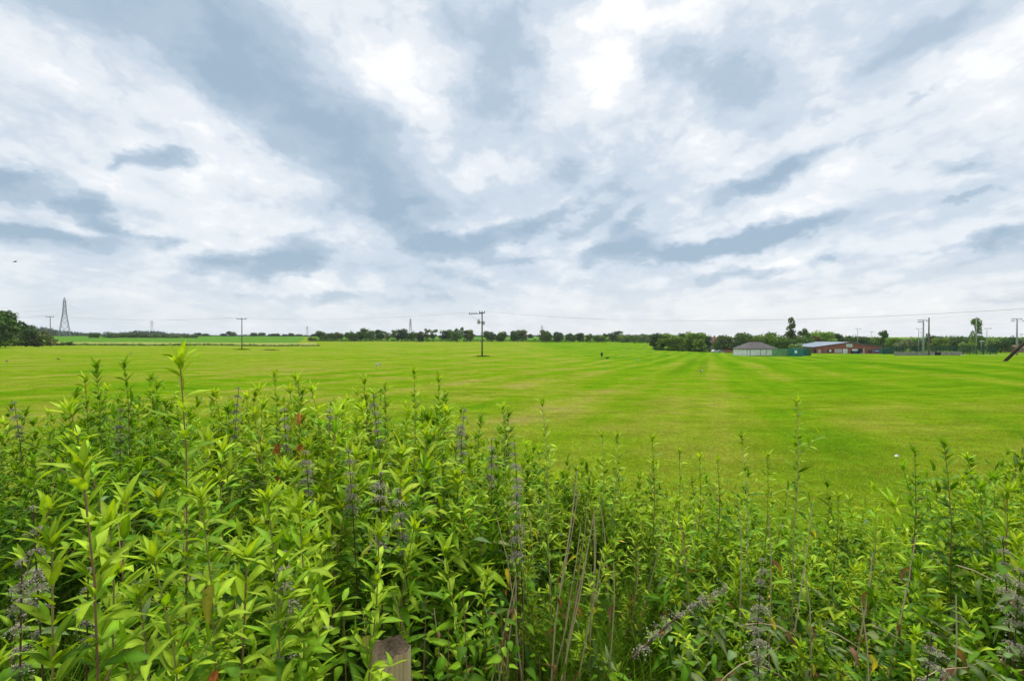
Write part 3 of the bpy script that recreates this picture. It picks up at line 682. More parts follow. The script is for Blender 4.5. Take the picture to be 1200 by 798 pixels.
# ------------------------------------------------------------------ floodlights
def floodlight(px, top, Y, label, heads, r=.12, name='floodlight_mast', mat='galv'):
    p = at(px, Y); h = wz(top, Y)-p.z; t = empty(name, p); tag(t, label, 'floodlight', 'floodlight masts')
    MB().tube([(0, 0, -.4), (0, 0, h)], [r*1.25, r*.75], 10).build('mast', M[mat], t, True)
    xs = [hx for hx, _ in heads]
    for zrow in sorted(set(hz for _, hz in heads)):
        row_ = [hx for hx, hz in heads if hz == zrow]
        MB().bar((min(row_+[0])-.1, -.1, h-zrow), (max(row_+[0])+.1, -.1, h-zrow), .07).build('crossbar', M[mat], t)
        for hx in row_:
            c = Vector((hx, -.28, h-zrow-.02)); m_ = MB(); a = .42; 
            m_.add([(c.x-a, c.y-.32, c.z-.22), (c.x+a, c.y-.32, c.z-.22), (c.x+a, c.y+.18, c.z-.10), (c.x-a, c.y+.18, c.z-.10), (c.x-a*.7, c.y-.22, c.z+.08), (c.x+a*.7, c.y-.22, c.z+.08), (c.x+a*.7, c.y+.2, c.z+.16), (c.x-a*.7, c.y+.2, c.z+.16)],
                   [(0, 1, 2, 3), (4, 7, 6, 5), (0, 4, 5, 1), (1, 5, 6, 2), (2, 6, 7, 3), (3, 7, 4, 0)]); m_.build('lamp_head', M['lamp'], t)
    return t
floodlight(1005, 384.8, 275, 'slim twin head mast rising behind the clubhouse, left of two', [(-1.1, .1), (1.1, .1)], .14)
floodlight(1021.5, 388.6, 320, 'slim twin head mast rising behind the clubhouse, right of two', [(-.8, .1), (.8, .1)], .14)
floodlight(1076.5, 384.8, 235, 'twin head mast just left of the thick court mast', [(-1.2, .1), (1.1, .1)], .15)
floodlight(1079.5, 388.6, 300, 'small far mast half hidden by the thick court mast', [(-.7, .1)], .12)
floodlight(1082, 374.8, 166, 'thick mast with five lamp heads beside the plain wooden pole', [(-1.75, .1), (-.75, .1), (.6, .1), (-1.75, .75), (-.7, .75)], .26)
floodlight(1156.5, 384.6, 232, 'pale mast with three lamp heads right of the poplar', [(-1.2, .1), (.8, .1), (1.5, .1)], .15)
floodlight(1144, 371.8, 205, 'slim tall mast with one small lamp in front of the poplar', [(0, .1)], .17)
floodlight(1150, 399.5, 215, 'short lamp post with flat head right of the poplar foot', [(-.4, .1), (.4, .1)], .09)
floodlight(1191.7, 373.2, 160, 'thick mast with five lamp heads at the right edge', [(-1.8, .1), (-.65, .1), (.9, .1), (-1.75, .75), (1.9, .75)], .24)
floodlight(1196.5, 391.5, 260, 'small far lamp mast between the strut and the last floodlight', [(-.6, .1), (.4, .1)], .12)

# ------------------------------------------------------------------ white hut, containers, clubhouse
def rect(mb, x0, x1, z0, z1, y, t=.06): return mb.box(x0, x1, y-t, y, z0, z1)
def hut():
    Y = 158; p = at(893, Y); t = empty('white_hut', p, R(14)); tag(t, 'low white hut with a grey hipped roof beside green panels', 'hut')
    W, Dp, H = 11.6, 6.4, 2.35
    MB().box(-W/2, W/2, 0, Dp, -.4, H).build('wall', M['white'], t)
    e = .35; r = [(-W/2-e, -e, H), (W/2+e, -e, H), (W/2+e, Dp+e, H), (-W/2-e, Dp+e, H), (-W/2+3.6, Dp/2, H+2.2), (W/2-3.6, Dp/2, H+2.2)]
    rv = r + [(a, b, c-.18) for a, b, c in r[:4]]
    ro = MB().add(rv, [(0, 1, 5, 4), (1, 2, 5), (2, 3, 4, 5), (3, 0, 4), (0, 6, 7, 1), (1, 7, 8, 2), (2, 8, 9, 3), (3, 9, 6, 0), (6, 9, 8, 7)]).build('roof', M['slate'], t)
    MB().tube([(-W/2+3.5, Dp/2, H+2.22), (W/2-3.5, Dp/2, H+2.22)], .09, 6).build('ridge_tile', M['slate'], ro)
    for x in (-W/2+.03, -W/2+1.4, -.6, 1.6): MB().box(x-.05, x+.05, -.05, 0.0, -.2, H-.02).build('drain_pipe', M['dark_green'], t)
    MB().box(-W/2-.04, W/2+.04, -.03, .0, -.4, .12).build('plinth', M['slate'], t)
hut()
def ribbed(name, px, Y, w, d, h, mat, label, rz=0.0, step=.3, cat='container', extra=None):
    p = at(px, Y); t = empty(name, p, rz); tag(t, label, cat)
    MB().box(-w/2, w/2, 0, d, -.3, h).build('body', M[mat], t)
    n = int(w/step); 
    r_ = MB()
    for i in range(n): x = -w/2+(i+.5)*w/n; r_.box(x-.07, x+.07, -.05, -.003, .08, h-.1)
    rb = r_.build('ribbing', M[mat], t); rb['kind'] = 'stuff'
    MB().box(-w/2-.04, w/2+.04, -.07, d+.04, h+.003, h+.12).build('top_rail', M[mat], t)
    if extra: extra(t, w, h)
    return t
def fence_panels(name, px0, px1, Y, h, mat, label):
    x0, x1 = wx(px0, Y), wx(px1, Y); p = Vector((x0, Y, gz((x0+x1)/2, Y))); t = empty(name, p); tag(t, label, 'fence')
    n = max(1, round((x1-x0)/2.4)); w = (x1-x0)/n
    for i in range(n):
        m_ = MB().box(i*w+.06, (i+1)*w-.06, 0, .05, -.2, h)
        for k in range(7): xx = i*w+.06+(k+.5)*(w-.12)/7; m_.box(xx-.05, xx+.05, -.06, -.002, 0, h-.03)
        m_.build('panel', M[mat], t)
    for i in range(n+1): MB().box(i*w-.06, i*w+.06, -.08, .08, -.3, h+.12).build('post', M[mat], t)
fence_panels('steel_fence', 905, 930, 155, 2.35, 'green_paint', 'mid green ribbed steel panels right of the white hut')
ribbed('shipping_container', 869.5, 166, 4.4, 2.4, 2.1, 'dark_green', 'dark green container left of the white hut', R(-8))
def notice(t, w, h): MB().box(-w/2+.25, -w/2+1.0, -.11, -.06, h*.42, h*.8).build('notice', M['white'], t)
ribbed('shipping_container', 936, 152, 3.1, 2.4, 2.35, 'teal', 'teal container with a small white notice between hut and clubhouse', 0, .3, 'container', notice)
ribbed('storage_box', 946, 160, 2.6, 2.0, 2.25, 'dark_green', 'dark green store right of the teal container')
ribbed('shipping_container', 1042, 205, 4.8, 2.4, 2.2, 'dark_green', 'dark green container at the right end of the clubhouse')
def clubhouse():
    Y = 228; p = at(995, Y); t = empty('clubhouse', p); tag(t, 'wide red brick clubhouse with a shallow pale metal roof', 'building')
    W2, D = 16.2, 26.0; He, Hr = 3.05, 5.25
    w_ = MB().prism([(-W2, -.5), (W2, -.5), (W2, He), (0, Hr), (-W2, He)], 0, D).build('wall', M['brick'], t)
    e = .5
    for sg in (-1, 1):
        r_ = MB().prism([(0, Hr+.03), (sg*(W2+e), He-.04), (sg*(W2+e), He+.16), (0, Hr+.25)], -.5, D+.4).build('roof', M['roof_metal'], t)
        s_ = MB()
        for i in range(13):
            yy = -.3+i*2.1; s_.prism([(sg*.1, Hr+.24), (sg*(W2+e-.05), He+.165), (sg*(W2+e-.05), He+.24), (sg*.1, Hr+.31)], yy, yy+.12)
        s_.build('roof_seam', M['roof_metal'], r_)['kind'] = 'stuff'
        MB().prism([(0, Hr+.0), (sg*(W2+e), He-.10), (sg*(W2+e), He+.12), (0, Hr+.22)], -.58, -.504).build('barge_board', M['slate'], t)
    def x(px): return wx(px, Y)-p.x
    def item(nm, a, b, z0, z1, mat, d=.08, par=None): return MB().box(x(a), x(b), -d, -.003, z0, z1).build(nm, M[mat], par or t)
    s_ = item('sign', 991.8, 998.6, 3.15, 4.55, 'white', .16)
    MB().box(x(992.6), x(997.8), -.185, -.163, 3.45, 4.2).build('sign_lettering', plain('pale_blue_print', (.38, .52, .66), .6, .2, 2), s_)
    d_ = item('door', 988, 993, 0, 2.25, 'white'); MB().box(x(990.4), x(990.6), -.095, -.083, .05, 2.2).build('door_gap', M['dark'], d_)
    item('shutter', 978, 987, .35, 2.2, 'pale'); 
    wn = item('window', 969.5, 977, .5, 2.1, 'glass')
    item('banner', 971.5, 974, .9, 1.9, 'white', .12, wn); item('banner', 974.4, 976.4, .6, 1.5, 'red', .12, wn)
    item('window', 959, 961.5, .3, 1.9, 'pale'); item('door', 953.6, 956.5, 0, 2.2, 'dark')
    op = item('doorway', 997, 1010.5, .1, 2.35, 'dark', .06)
    item('banner', 998.3, 1005, 1.35, 2.2, 'white', .14, op); item('banner', 999.8, 1004.2, .5, 1.25, 'blue', .14, op)
    item('pillar', 1011.5, 1013, 0, 2.6, 'pale', .1)
    item('window', 1017, 1022, .4, 1.8, 'glass')
    bn = item('banner', 1024, 1031, .5, 2.2, 'blue', .1)
    MB().box(x(1025), x(1030), -.13, -.103, 1.2, 1.45).build('banner_stripe', M['white'], bn); MB().box(x(1028.5), x(1030.6), -.13, -.103, .6, 1.15).build('banner_stripe', M['red'], bn)
    for px in (964.5, 986.5+1.0, 1014.5): item('drain_pipe', px, px+.25, 0, 2.9, 'slate', .07)
clubhouse()
b_ = at(1011, 221); bs = MB(); bs.box(-.9, .9, -.25, .25, .38, .46); 
bt = empty('bench', b_); tag(bt, 'small pale bench in front of the clubhouse banner', 'bench')
bs.build('seat', M['pale'], bt)
for s in (-.7, .7): MB().box(s-.06, s+.06, -.22, .22, -.1, .378).build('leg', M['pale'], bt)

# court fences
def court_fence():
    Y = 190; x0, x1 = wx(1035, Y), wx(1168, Y); g0 = gz((x0+x1)/2, Y); t = empty('court_fence', (x0, Y, g0)); tag(t, 'tall dark green mesh fence round the court', 'fence')
    L = x1-x0; n = int(L/2.5); h = wz(405.5, Y)-g0
    for i in range(n+1):
        xx = i*L/n; big = (i % 5 == 0)
        MB().box(xx-(.2 if big else .11), xx+(.2 if big else .11), -.05, .05, -.6, h+(.35 if big else 0)).build('post', M['fence_green'], t)
    b = MB()
    for i in range(int(L/.16)): b.box(i*.16-.036, i*.16+.036, .055, .07, 0, h)
    for k in range(9): b.box(0, L, .072, .09, k*h/8.-.01, k*h/8.+.012)
    o = b.build('mesh_wire', M['fence_green'], t); o['kind'] = 'stuff'
court_fence()
def board_fence():
    Y = 163; x0, x1 = wx(1048, Y), wx(1127, Y); g0 = gz((x0+x1)/2, Y); t = empty('board_fence', (x0, Y, g0)); tag(t, 'low pale grey board fence running behind the black bin', 'fence')
    n = 11; w = (x1-x0)/n; h = 1.35
    for i in range(n):
        m_ = MB()
        for k in range(12): a = i*w+.06+k*(w-.12)/12; m_.box(a+.012, a+(w-.12)/12-.012, 0, .03, 0, h+.04*math.sin(i*3+k*1.7))
        m_.box(i*w+.03, (i+1)*w-.03, .032, .08, .25, .37); m_.box(i*w+.03, (i+1)*w-.03, .032, .08, h-.4, h-.28)
        m_.build('panel', M['rail'], t)
    for i in range(n+1): MB().box(i*w-.055, i*w+.055, -.05, .11, -.3, h+.12).build('post', M['rail'], t)
board_fence()
def wheelie_bin(px, Y, label):
    p = at(px, Y); t = empty('wheeled_bin', p, R(10)); tag(t, label, 'bin'); 
    MB().add([(-.5, -.42, .12), (.5, -.42, .12), (.5, .42, .12), (-.5, .42, .12), (-.62, -.52, 1.15), (.62, -.52, 1.15), (.62, .5, 1.15), (-.62, .5, 1.15)], [(3, 2, 1, 0), (4, 5, 6, 7), (0, 1, 5, 4), (1, 2, 6, 5), (2, 3, 7, 6), (3, 0, 4, 7)]).build('body', M['black'], t)
    MB().add([(-.66, -.56, 1.155), (.66, -.56, 1.155), (.66, .54, 1.155), (-.66, .54, 1.155), (-.6, -.4, 1.3), (.6, -.4, 1.3), (.6, .4, 1.38), (-.6, .4, 1.38)], [(3, 2, 1, 0), (4, 5, 6, 7), (0, 1, 5, 4), (1, 2, 6, 5), (2, 3, 7, 6), (3, 0, 4, 7)]).build('lid', M['black'], t)
    for sx in (-.45, .45):
        for sy in (-.35, .35): MB().tube([(sx-.04, sy, .08), (sx+.04, sy, .08)], .09, 10).build('wheel', M['tyre'], t)
wheelie_bin(1099, 156, 'black wheeled bin standing in front of the board fence')
def planter(px, Y, label):
    p = at(px, Y); t = empty('white_bench', p); tag(t, label, 'bench')
    MB().box(-.6, .6, -.2, .2, .33, .42).build('seat', M['white'], t)
    for s in (-.45, .45): MB().box(s-.08, s+.08, -.18, .18, -.05, .328).build('leg', M['white'], t)
planter(1128, 155, 'low white bench at the end of the board fence')

# ------------------------------------------------------------------ houses and cars behind the trees
def house(px, Y, wpx, eave, ridge, wall, roof, label, gable=False, d=7.0, rz=0.0):
    x = wx(px, Y); g = gz(x, Y); W = wpx/F*Y; He = wz(eave, Y)-g; Hr = wz(ridge, Y)-g
    t = empty('house', (x, Y, g), rz); tag(t, label, 'house')
    if gable:
        MB().prism([(-W/2, -.5), (W/2, -.5), (W/2, He), (0, Hr), (-W/2, He)], 0, d).build('wall', M[wall], t)
        ro = None
        for sg in (-1, 1):
            o_ = MB().prism([(0, Hr+.02), (sg*(W/2+.4), He-.15), (sg*(W/2+.4), He+.05), (0, Hr+.22)], -.3, d+.3).build('roof', M[roof], t); ro = ro or o_
    else:
        MB().box(-W/2, W/2, 0, d, -.5, He).build('wall', M[wall], t)
        ro = MB().add([(-W/2-.3, -.4, He), (W/2+.3, -.4, He), (W/2+.3, d+.4, He), (-W/2-.3, d+.4, He), (-W/2-.3, d/2, Hr), (W/2+.3, d/2, Hr)], [(0, 1, 5, 4), (2, 3, 4, 5), (1, 2, 5), (3, 0, 4), (3, 2, 1, 0)]).build('roof', M[roof], t)
    MB().box(W*.25-.4, W*.25+.4, d/2-.4, d/2+.4, Hr-.9, Hr+.9).build('chimney', M[wall], ro)
    n = max(1, int(W/2.8))
    for i in range(n):
        for z in ((.9, 2.1), (3.4, 4.5)):
            if z[1] > He-.15: continue
            cx = -W/2+(i+.5)*W/n; wdw = MB().box(cx-.6, cx+.6, -.05, -.003, *z).build('window', M['white'], t)
            MB().box(cx-.52, cx+.52, -.08, -.053, z[0]+.08, z[1]-.08).build('pane', M['glass'], wdw)
    return t
house(759, 440, 15, 398.3, 395.0, 'brick_orange', 'slate', 'long house with grey roof left of the thick tree clump')
house(800, 318, 12, 399.5, 396.0, 'pale', 'slate', 'pale house glimpsed between the two clump trees')
house(829, 300, 10, 399.5, 395.8, 'pale', 'tile_red', 'pinkish gabled house left of the brick houses', True)
house(837, 306, 12, 400, 395.0, 'brick_orange', 'tile_red', 'orange brick house with red tiles right of the pinkish gable')
house(857, 310, 10, 400, 396.5, 'brick', 'slate', 'red brick house half hidden right of the round tree')
house(1198, 245, 11, 407.5, 404.5, 'brick_orange', 'tile_red', 'small low house at the right edge behind the strut')
def car(px, Y, mat, label, rz):
    p = at(px, Y); t = empty('parked_car', p, rz); tag(t, label, 'car', 'cars parked by the houses')
    prof = [(-2.1, .3), (2.1, .3), (2.15, .62), (1.9, .85), (1.05, .95), (.45, 1.42), (-1.1, 1.45), (-1.75, 1.0), (-2.1, .92)]
    MB().prism(prof, -.85, .85).build('body', M[mat], t)
    MB().prism([(.95, .97), (.42, 1.36), (-1.05, 1.38), (-1.55, 1.0)], -.862, -.852).build('side_window', M['glass'], t)
    MB().prism([(.95, .97), (.42, 1.36), (-1.05, 1.38), (-1.55, 1.0)], .852, .862).build('side_window', M['glass'], t)
    for sx in (-1.3, 1.3):
        for sy in (-.8, .8):
            w_ = MB().tube([(sx, sy-.1, .32), (sx, sy+.1, .32)], .32, 14).build('wheel', M['tyre'], t)
            MB().tube([(sx, sy-.108, .32), (sx, sy+.108, .32)], .19, 10).build('rim', M['lamp'], w_)
car(838.5, 244, 'car_white', 'white car parked below the orange brick house', R(15))
car(846, 243, 'car_silver', 'silver car parked right of the white one', R(-10))
wl = at(854, 240); o = MB().box(-2.3, 2.3, 0, .25, -.3, 1.25).box(-2.35, 2.35, -.04, .29, 1.253, 1.36).build('garden_wall', M['brick_orange']); o.location = wl; tag(o, 'low orange brick wall right of the parked cars', 'wall')

# ------------------------------------------------------------------ person, dog, birds, litter
def skinned(name, verts, edges, radii, mat, parent=None, sub=2, root=0):
    me = bpy.data.meshes.new(name); me.from_pydata(verts, edges, []); me.update(); o = link(bpy.data.objects.new(name, me), parent)
    sk = o.modifiers.new('skin', 'SKIN'); sk.use_smooth_shade = True
    for i, r in enumerate(radii):
        me.skin_vertices[0].data[i].radius = r if hasattr(r, '__len__') else (r, r); me.skin_vertices[0].data[i].use_root = (i == root)
    if sub: s_ = o.modifiers.new('sub', 'SUBSURF'); s_.levels = sub; s_.render_levels = sub
    me.materials.append(mat); return o
def person():
    Y = 112; p = at(705.2, Y); t = empty('person', p, R(25)); tag(t, 'person in a dark top and bare legs standing on the field with a dog', 'person')
    V = [(0, 0, .95), (0, .01, 1.18), (0, .015, 1.40), (0, .0, 1.50), (0, -.01, 1.57), (0, -.03, 1.66), (0, -.02, 1.73),
         (.10, 0, .90), (.11, -.03, .50), (.12, .02, .08), (.13, -.10, .04), (-.10, 0, .90), (-.11, .02, .50), (-.12, .06, .08), (-.13, -.06, .04),
         (.19, .01, 1.42), (.24, .03, 1.16), (.22, -.08, .93), (.215, -.12, .84), (-.19, .01, 1.42), (-.25, .02, 1.15), (-.24, -.08, .92), (-.235, -.12, .83)]
    E = [(0, 1), (1, 2), (2, 3), (3, 4), (4, 5), (5, 6), (0, 7), (7, 8), (8, 9), (9, 10), (0, 11), (11, 12), (12, 13), (13, 14), (2, 15), (15, 16), (16, 17), (17, 18), (2, 19), (19, 20), (20, 21), (21, 22)]
    Rd = [(.16, .11), (.14, .10), (.17, .11), .06, .065, (.085, .10), .07, .095, .062, .042, .045, .095, .062, .042, .045, .062, .046, .034, .04, .062, .046, .034, .04]
    skinned('body', V, E, Rd, M['skin'], t)
    V2 = [(0, 0, .72), (0, .0, .95), (0, .01, 1.18), (0, .015, 1.40), (0, .005, 1.47), (.19, .01, 1.42), (.245, .03, 1.16), (.225, -.07, .95), (-.19, .01, 1.42), (-.255, .02, 1.15), (-.245, -.07, .94)]
    skinned('dark_coat', V2, [(0, 1), (1, 2), (2, 3), (3, 4), (3, 5), (5, 6), (6, 7), (3, 8), (8, 9), (9, 10)], [(.23, .16), (.20, .14), (.175, .125), (.19, .13), .09, .08, .062, .05, .08, .062, .05], M['cloth_dark'], t, root=1)
    skinned('hair', [(0, .03, 1.62), (0, .02, 1.70), (0, -.01, 1.77)], [(0, 1), (1, 2)], [.085, .10, .06], M['hair'], t, root=1)
person()
def dog():
    Y = 111; p = at(711.4, Y); t = empty('dog', p, R(-12)); tag(t, 'small black dog standing right of the person', 'dog')
    V = [(-.24, 0, .36), (0, 0, .36), (.22, 0, .38), (.33, 0, .46), (.40, 0, .54), (.52, 0, .52), (.58, 0, .50), (-.32, 0, .42), (-.40, 0, .54), (-.42, 0, .62),
         (.22, .07, .24), (.23, .07, .12), (.24, .07, .03), (.22, -.07, .24), (.21, -.07, .12), (.22, -.07, .03),
         (-.24, .07, .26), (-.30, .07, .15), (-.27, .07, .03), (-.24, -.07, .26), (-.31, -.07, .15), (-.28, -.07, .03), (.37, .05, .62), (.37, -.05, .62)]
    E = [(0, 1), (1, 2), (2, 3), (3, 4), (4, 5), (5, 6), (0, 7), (7, 8), (8, 9), (2, 10), (10, 11), (11, 12), (2, 13), (13, 14), (14, 15), (0, 16), (16, 17), (17, 18), (0, 19), (19, 20), (20, 21), (4, 22), (4, 23)]
    Rd = [.10, (.10, .11), (.11, .13), .075, .075, .045, .03, .05, .03, .018, .055, .035, .03, .055, .035, .03, .065, .035, .03, .065, .035, .03, .022, .022]
    skinned('body', V, E, Rd, M['fur'], t, root=1)
dog()
def bird(px, Y, L, mats, label, rz, flying=None, name='bird'):
    """L = body length"""
    p = at(px, Y) if flying is None else Vector((wx(px, Y), Y, wz(flying, Y)))
    t = empty(name, p, rz); tag(t, label, 'bird', 'birds on the mown field' if flying is None else None)
    z = .26*L*2 if flying is None else 0
    V = [(-.5, 0, z-.02*L), (-.3, 0, z), (0, 0, z+.02*L), (.22, 0, z+.10*L), (.33, 0, z+.20*L), (.42, 0, z+.19*L), (.50, 0, z+.17*L)]
    V = [(a*L, b, c) for a, b, c in V]
    skinned('body', V, [(i, i+1) for i in range(6)], [(.05*L, .02*L), .10*L, .16*L, .11*L, .085*L, .05*L, .015*L], mats[0], t, 1, 2)
    if flying is None:
        for s in (-1, 1):
            MB().add([(.2*L, s*.13*L, z+.14*L), (-.1*L, s*.175*L, z+.1*L), (-.55*L, s*.07*L, z+.03*L), (-.1*L, s*.165*L, z-.06*L), (.15*L, s*.13*L, z-.02*L), (-.1*L, s*.12*L, z+.02*L)], [(0, 1, 5), (1, 2, 5), (2, 3, 5), (3, 4, 5), (4, 0, 5), (0, 4, 3, 2, 1)]).build('wing', mats[1], t)
            MB().tube([(.02*L, s*.06*L, z-.08*L), (.0, s*.06*L, 0), (.1*L, s*.06*L, -.0)], .015*L, 5).build('leg', mats[1], t)
    else:
        for s in (-1, 1):
            MB().add([(.15*L, s*.08*L, .05*L), (.25*L, s*.5*L, .26*L), (.0*L, s*1.1*L, .20*L), (-.08*L, s*.55*L, .22*L), (-.18*L, s*.08*L, .03*L), (.05*L, s*.5*L, .20*L)], [(0, 1, 5), (1, 2, 5), (2, 3, 5), (3, 4, 5), (4, 0, 5)]).build('wing', mats[1], t)
    return t
fw, fg, fd = M['feather_white'], M['feather_grey'], M['feather_dark']
bird(443, 48, .62, (fg, fw), 'grey and white gull on the grass above the tallest middle plants', R(10))
bird(822, 46, .40, (fw, fd), 'black and white bird on the grass by the mower tracks', R(-60))
bird(749, 96, .45, (fw, fw), 'white bird on the grass right of the person and dog', R(170))
bird(68, 62, .40, (fd, fd), 'dark bird on the grass near the left edge', R(190))
bird(8, 55, .45, (fg, fg), 'grey bird on the grass at the left edge', R(0))
bird(153, 82, .45, (fg, fg), 'grey bird on the grass above the left tall plants', R(30))
bird(18, 60, .45, (fd, fd), 'dark bird flying low in the sky at the left edge', R(60), flying=307)
lp = at(1051.5, 9.1); lb = MB().add([(-.03, -.02, .035), (.035, -.025, .055), (.04, .03, .03), (-.03, .025, .05), (.0, .0, .075), (-.03, -.02, .03), (.035, -.025, .05), (.04, .03, .025), (-.03, .025, .045)], [(0, 1, 4), (1, 2, 4), (2, 3, 4), (3, 0, 4), (5, 8, 7, 6), (0, 5, 6, 1), (1, 6, 7, 2), (2, 7, 8, 3), (3, 8, 5, 0)]).build('paper_scrap', M['paper']); lb.location = lp; tag(lb, 'crumpled white paper scrap lying on the near grass at right', 'litter')

# ------------------------------------------------------------------ grass tufts round poles
def blades(n, px_rng, hgt, wid, rs, base_xy, spread, tone, lean=.35, seg=3):
    """n curved grass blades as triangles strips; base_xy (n,2)"""
    n = len(base_xy); ang = rs.uniform(0, 6.283, n); h = hgt*rs.uniform(.55, 1.15, n); ln = lean*h*rs.uniform(.2, 1.4, n)
    dirx, diry = np.cos(ang), np.sin(ang); z0 = ground_z(base_xy[:, 0], base_xy[:, 1]); w = wid*rs.uniform(.6, 1.3, n); pa = rs.uniform(0, 6.283, n)
    V = []
    for k in range(seg+1):
        f = k/seg; cx = base_xy[:, 0]+dirx*ln*f*f; cy = base_xy[:, 1]+diry*ln*f*f; cz = z0+h*(f-.25*f*f*np.minimum(1, ln/h)); ww = w*(1-f**1.5)*.5 if k < seg else w*0
        V.append(np.stack([cx-np.cos(pa)*ww, cy-np.sin(pa)*ww, cz], 1)); V.append(np.stack([cx+np.cos(pa)*ww, cy+np.sin(pa)*ww, cz], 1))
    m_ = 2*(seg+1); VV = np.stack(V, 1).reshape(-1, 3); b0 = (np.arange(n)*m_)[:, None]; T = []
    for k in range(seg): T += [np.stack([b0[:, 0]+2*k, b0[:, 0]+2*k+1, b0[:, 0]+2*k+3], 1), np.stack([b0[:, 0]+2*k, b0[:, 0]+2*k+3, b0[:, 0]+2*k+2], 1)]
    T = np.concatenate(T); c = np.asarray(tone)[None]*rs.uniform(.6, 1.4, n)[:, None]; c[:, 0] *= rs.uniform(.8, 1.4, n)
    return VV, T, np.repeat(c, m_, 0)
M['leaf'] = leaf_mat('leaf_blade', .33, .6, .12, .28, (1.4, 1.3, .3), spots=True)
M['grass'] = leaf_mat('grass_blade', .30, .6, .05, .1)
def tuft(px, Y, w, d, h, label):
    rs = np.random.RandomState(int(px)); p = at(px, Y); n = 900
    xy = np.stack([p.x+rs.randn(n)*w*.45, Y+rs.randn(n)*d*.4], 1)
    V, T, c = blades(n, None, h, .05, rs, xy, 0, (.085, .17, .012)); o = link(bpy.data.objects.new('grass_tuft', np_mesh('grass_tuft', V-np.array(p), T, M['grass'], c))); o.location = p
    return tag(o, label, 'grass tuft')
tuft(284, 160, 2.4, 1.6, .42, 'dark uncut grass tuft at the foot of the T pole')
tuft(317, 158, 2.6, 1.6, .38, 'dark uncut grass tuft right of the T pole')
tuft(566, 110, 1.7, 1.2, .32, 'dark uncut grass tuft at the foot of the transformer pole')

# near mown grass: real blades where single blades can still be seen
def mown():
    rs = np.random.RandomState(5); n = 200000
    u = rs.uniform(-1.15, 1.15, n); Y = 3.2+rs.gamma(2.2, 3.2, n); x = u*Y
    xy = np.stack([x, Y], 1); V, T, c = blades(n, None, .035, .008, rs, xy, 0, (.27, .335, .035), lean=1.1, seg=1)
    pt = .5+.5*np.sin(x*.9+1.7*np.sin(Y*.5))*np.sin(Y*.8+1.3*np.sin(x*.6)); c *= np.repeat(np.stack([.85+.35*pt, .92+.1*pt, .7+.9*pt], 1), 4, 0)
    o = link(bpy.data.objects.new('mown_grass', np_mesh('mown_grass', V, T, M['grass'], c)))
    tag(o, 'short mown grass blades of the near field', 'grass', kind='stuff')
mown()

# ------------------------------------------------------------------ foreground thicket
TONES = {'young': (.27, .39, .022), 'fresh': (.155, .285, .010), 'mid': (.078, .180, .006), 'dark': (.038, .100, .006), 'grey': (.15, .215, .075), 'yellow': (.46, .40, .05), 'orange': (.46, .17, .04), 'brown': (.17, .095, .045)}
def leaf_geo(width, droop, fold, twist, ovate=False, wave=.0):
    s = np.array([0, .1, .27, .46, .66, .85, 1.0]); n = len(s)
    hw = width*.5*(np.sin(np.pi*s**(.62 if ovate else .72))**.85); V = []; Sh = []
    x = s*(1-.25*abs(droop)*s); z = .10*s-droop*s*s
    for i in range(n):
        a = twist*s[i]; w = hw[i]; wv = wave*math.sin(i*2.1)
        if i in (0, n-1): V.append((x[i], 0, z[i])); Sh.append(1.0)
        else:
            for sg in (-1, 0, 1):
                V.append((x[i]-.03*abs(sg), sg*w*math.cos(a), z[i]+abs(sg)*fold*w+sg*w*math.sin(a)+sg*wv*w)); Sh.append(1.0 if sg else 1.35)
    T = []
    T += [(0, 2, 1), (0, 3, 2)]
    for i in range(1, n-2):
        a = 1+3*(i-1); b = a+3
        for k in (0, 1): T += [(a+k, a+k+1, b+k+1), (a+k, b+k+1, b+k)]
    a = 1+3*(n-3); e = a+3; T += [(a, a+1, e), (a+1, a+2, e)]
    return np.array(V), np.array(T), np.array(Sh)
LG = [leaf_geo(.235, .22, .35, .0, wave=.15), leaf_geo(.25, .45, .25, .5, wave=.2), leaf_geo(.22, .10, .45, -.3, wave=.1), leaf_geo(.26, .62, .2, .25, wave=.25),     # lanceolate
      leaf_geo(.58, .30, .25, .1, True, .12), leaf_geo(.52, .5, .15, -.3, True, .2),                                   # ovate
      leaf_geo(.26, .85, .7, 1.6, wave=.5)]                                                                          # withered
_lm = {}
def leaf_mesh(v, tone):
    if (v, tone) not in _lm:
        V, T, S = LG[v]; _lm[v, tone] = np_mesh('leaf', V, T, M['leaf'], np.asarray(TONES[tone])[None]*S[:, None], smooth=True)
    return _lm[v, tone]
def frame(d, roll):
    """rotation whose x axis is d and whose z leans up"""
    d = d/np.linalg.norm(d); up = np.array([0, 0, 1.0]) if abs(d[2]) < .97 else np.array([1.0, 0, 0])
    y = np.cross(up, d); y /= np.linalg.norm(y); z = np.cross(d, y)
    c, s = math.cos(roll), math.sin(roll); return np.stack([d, y*c+z*s, z*c-y*s], 1)
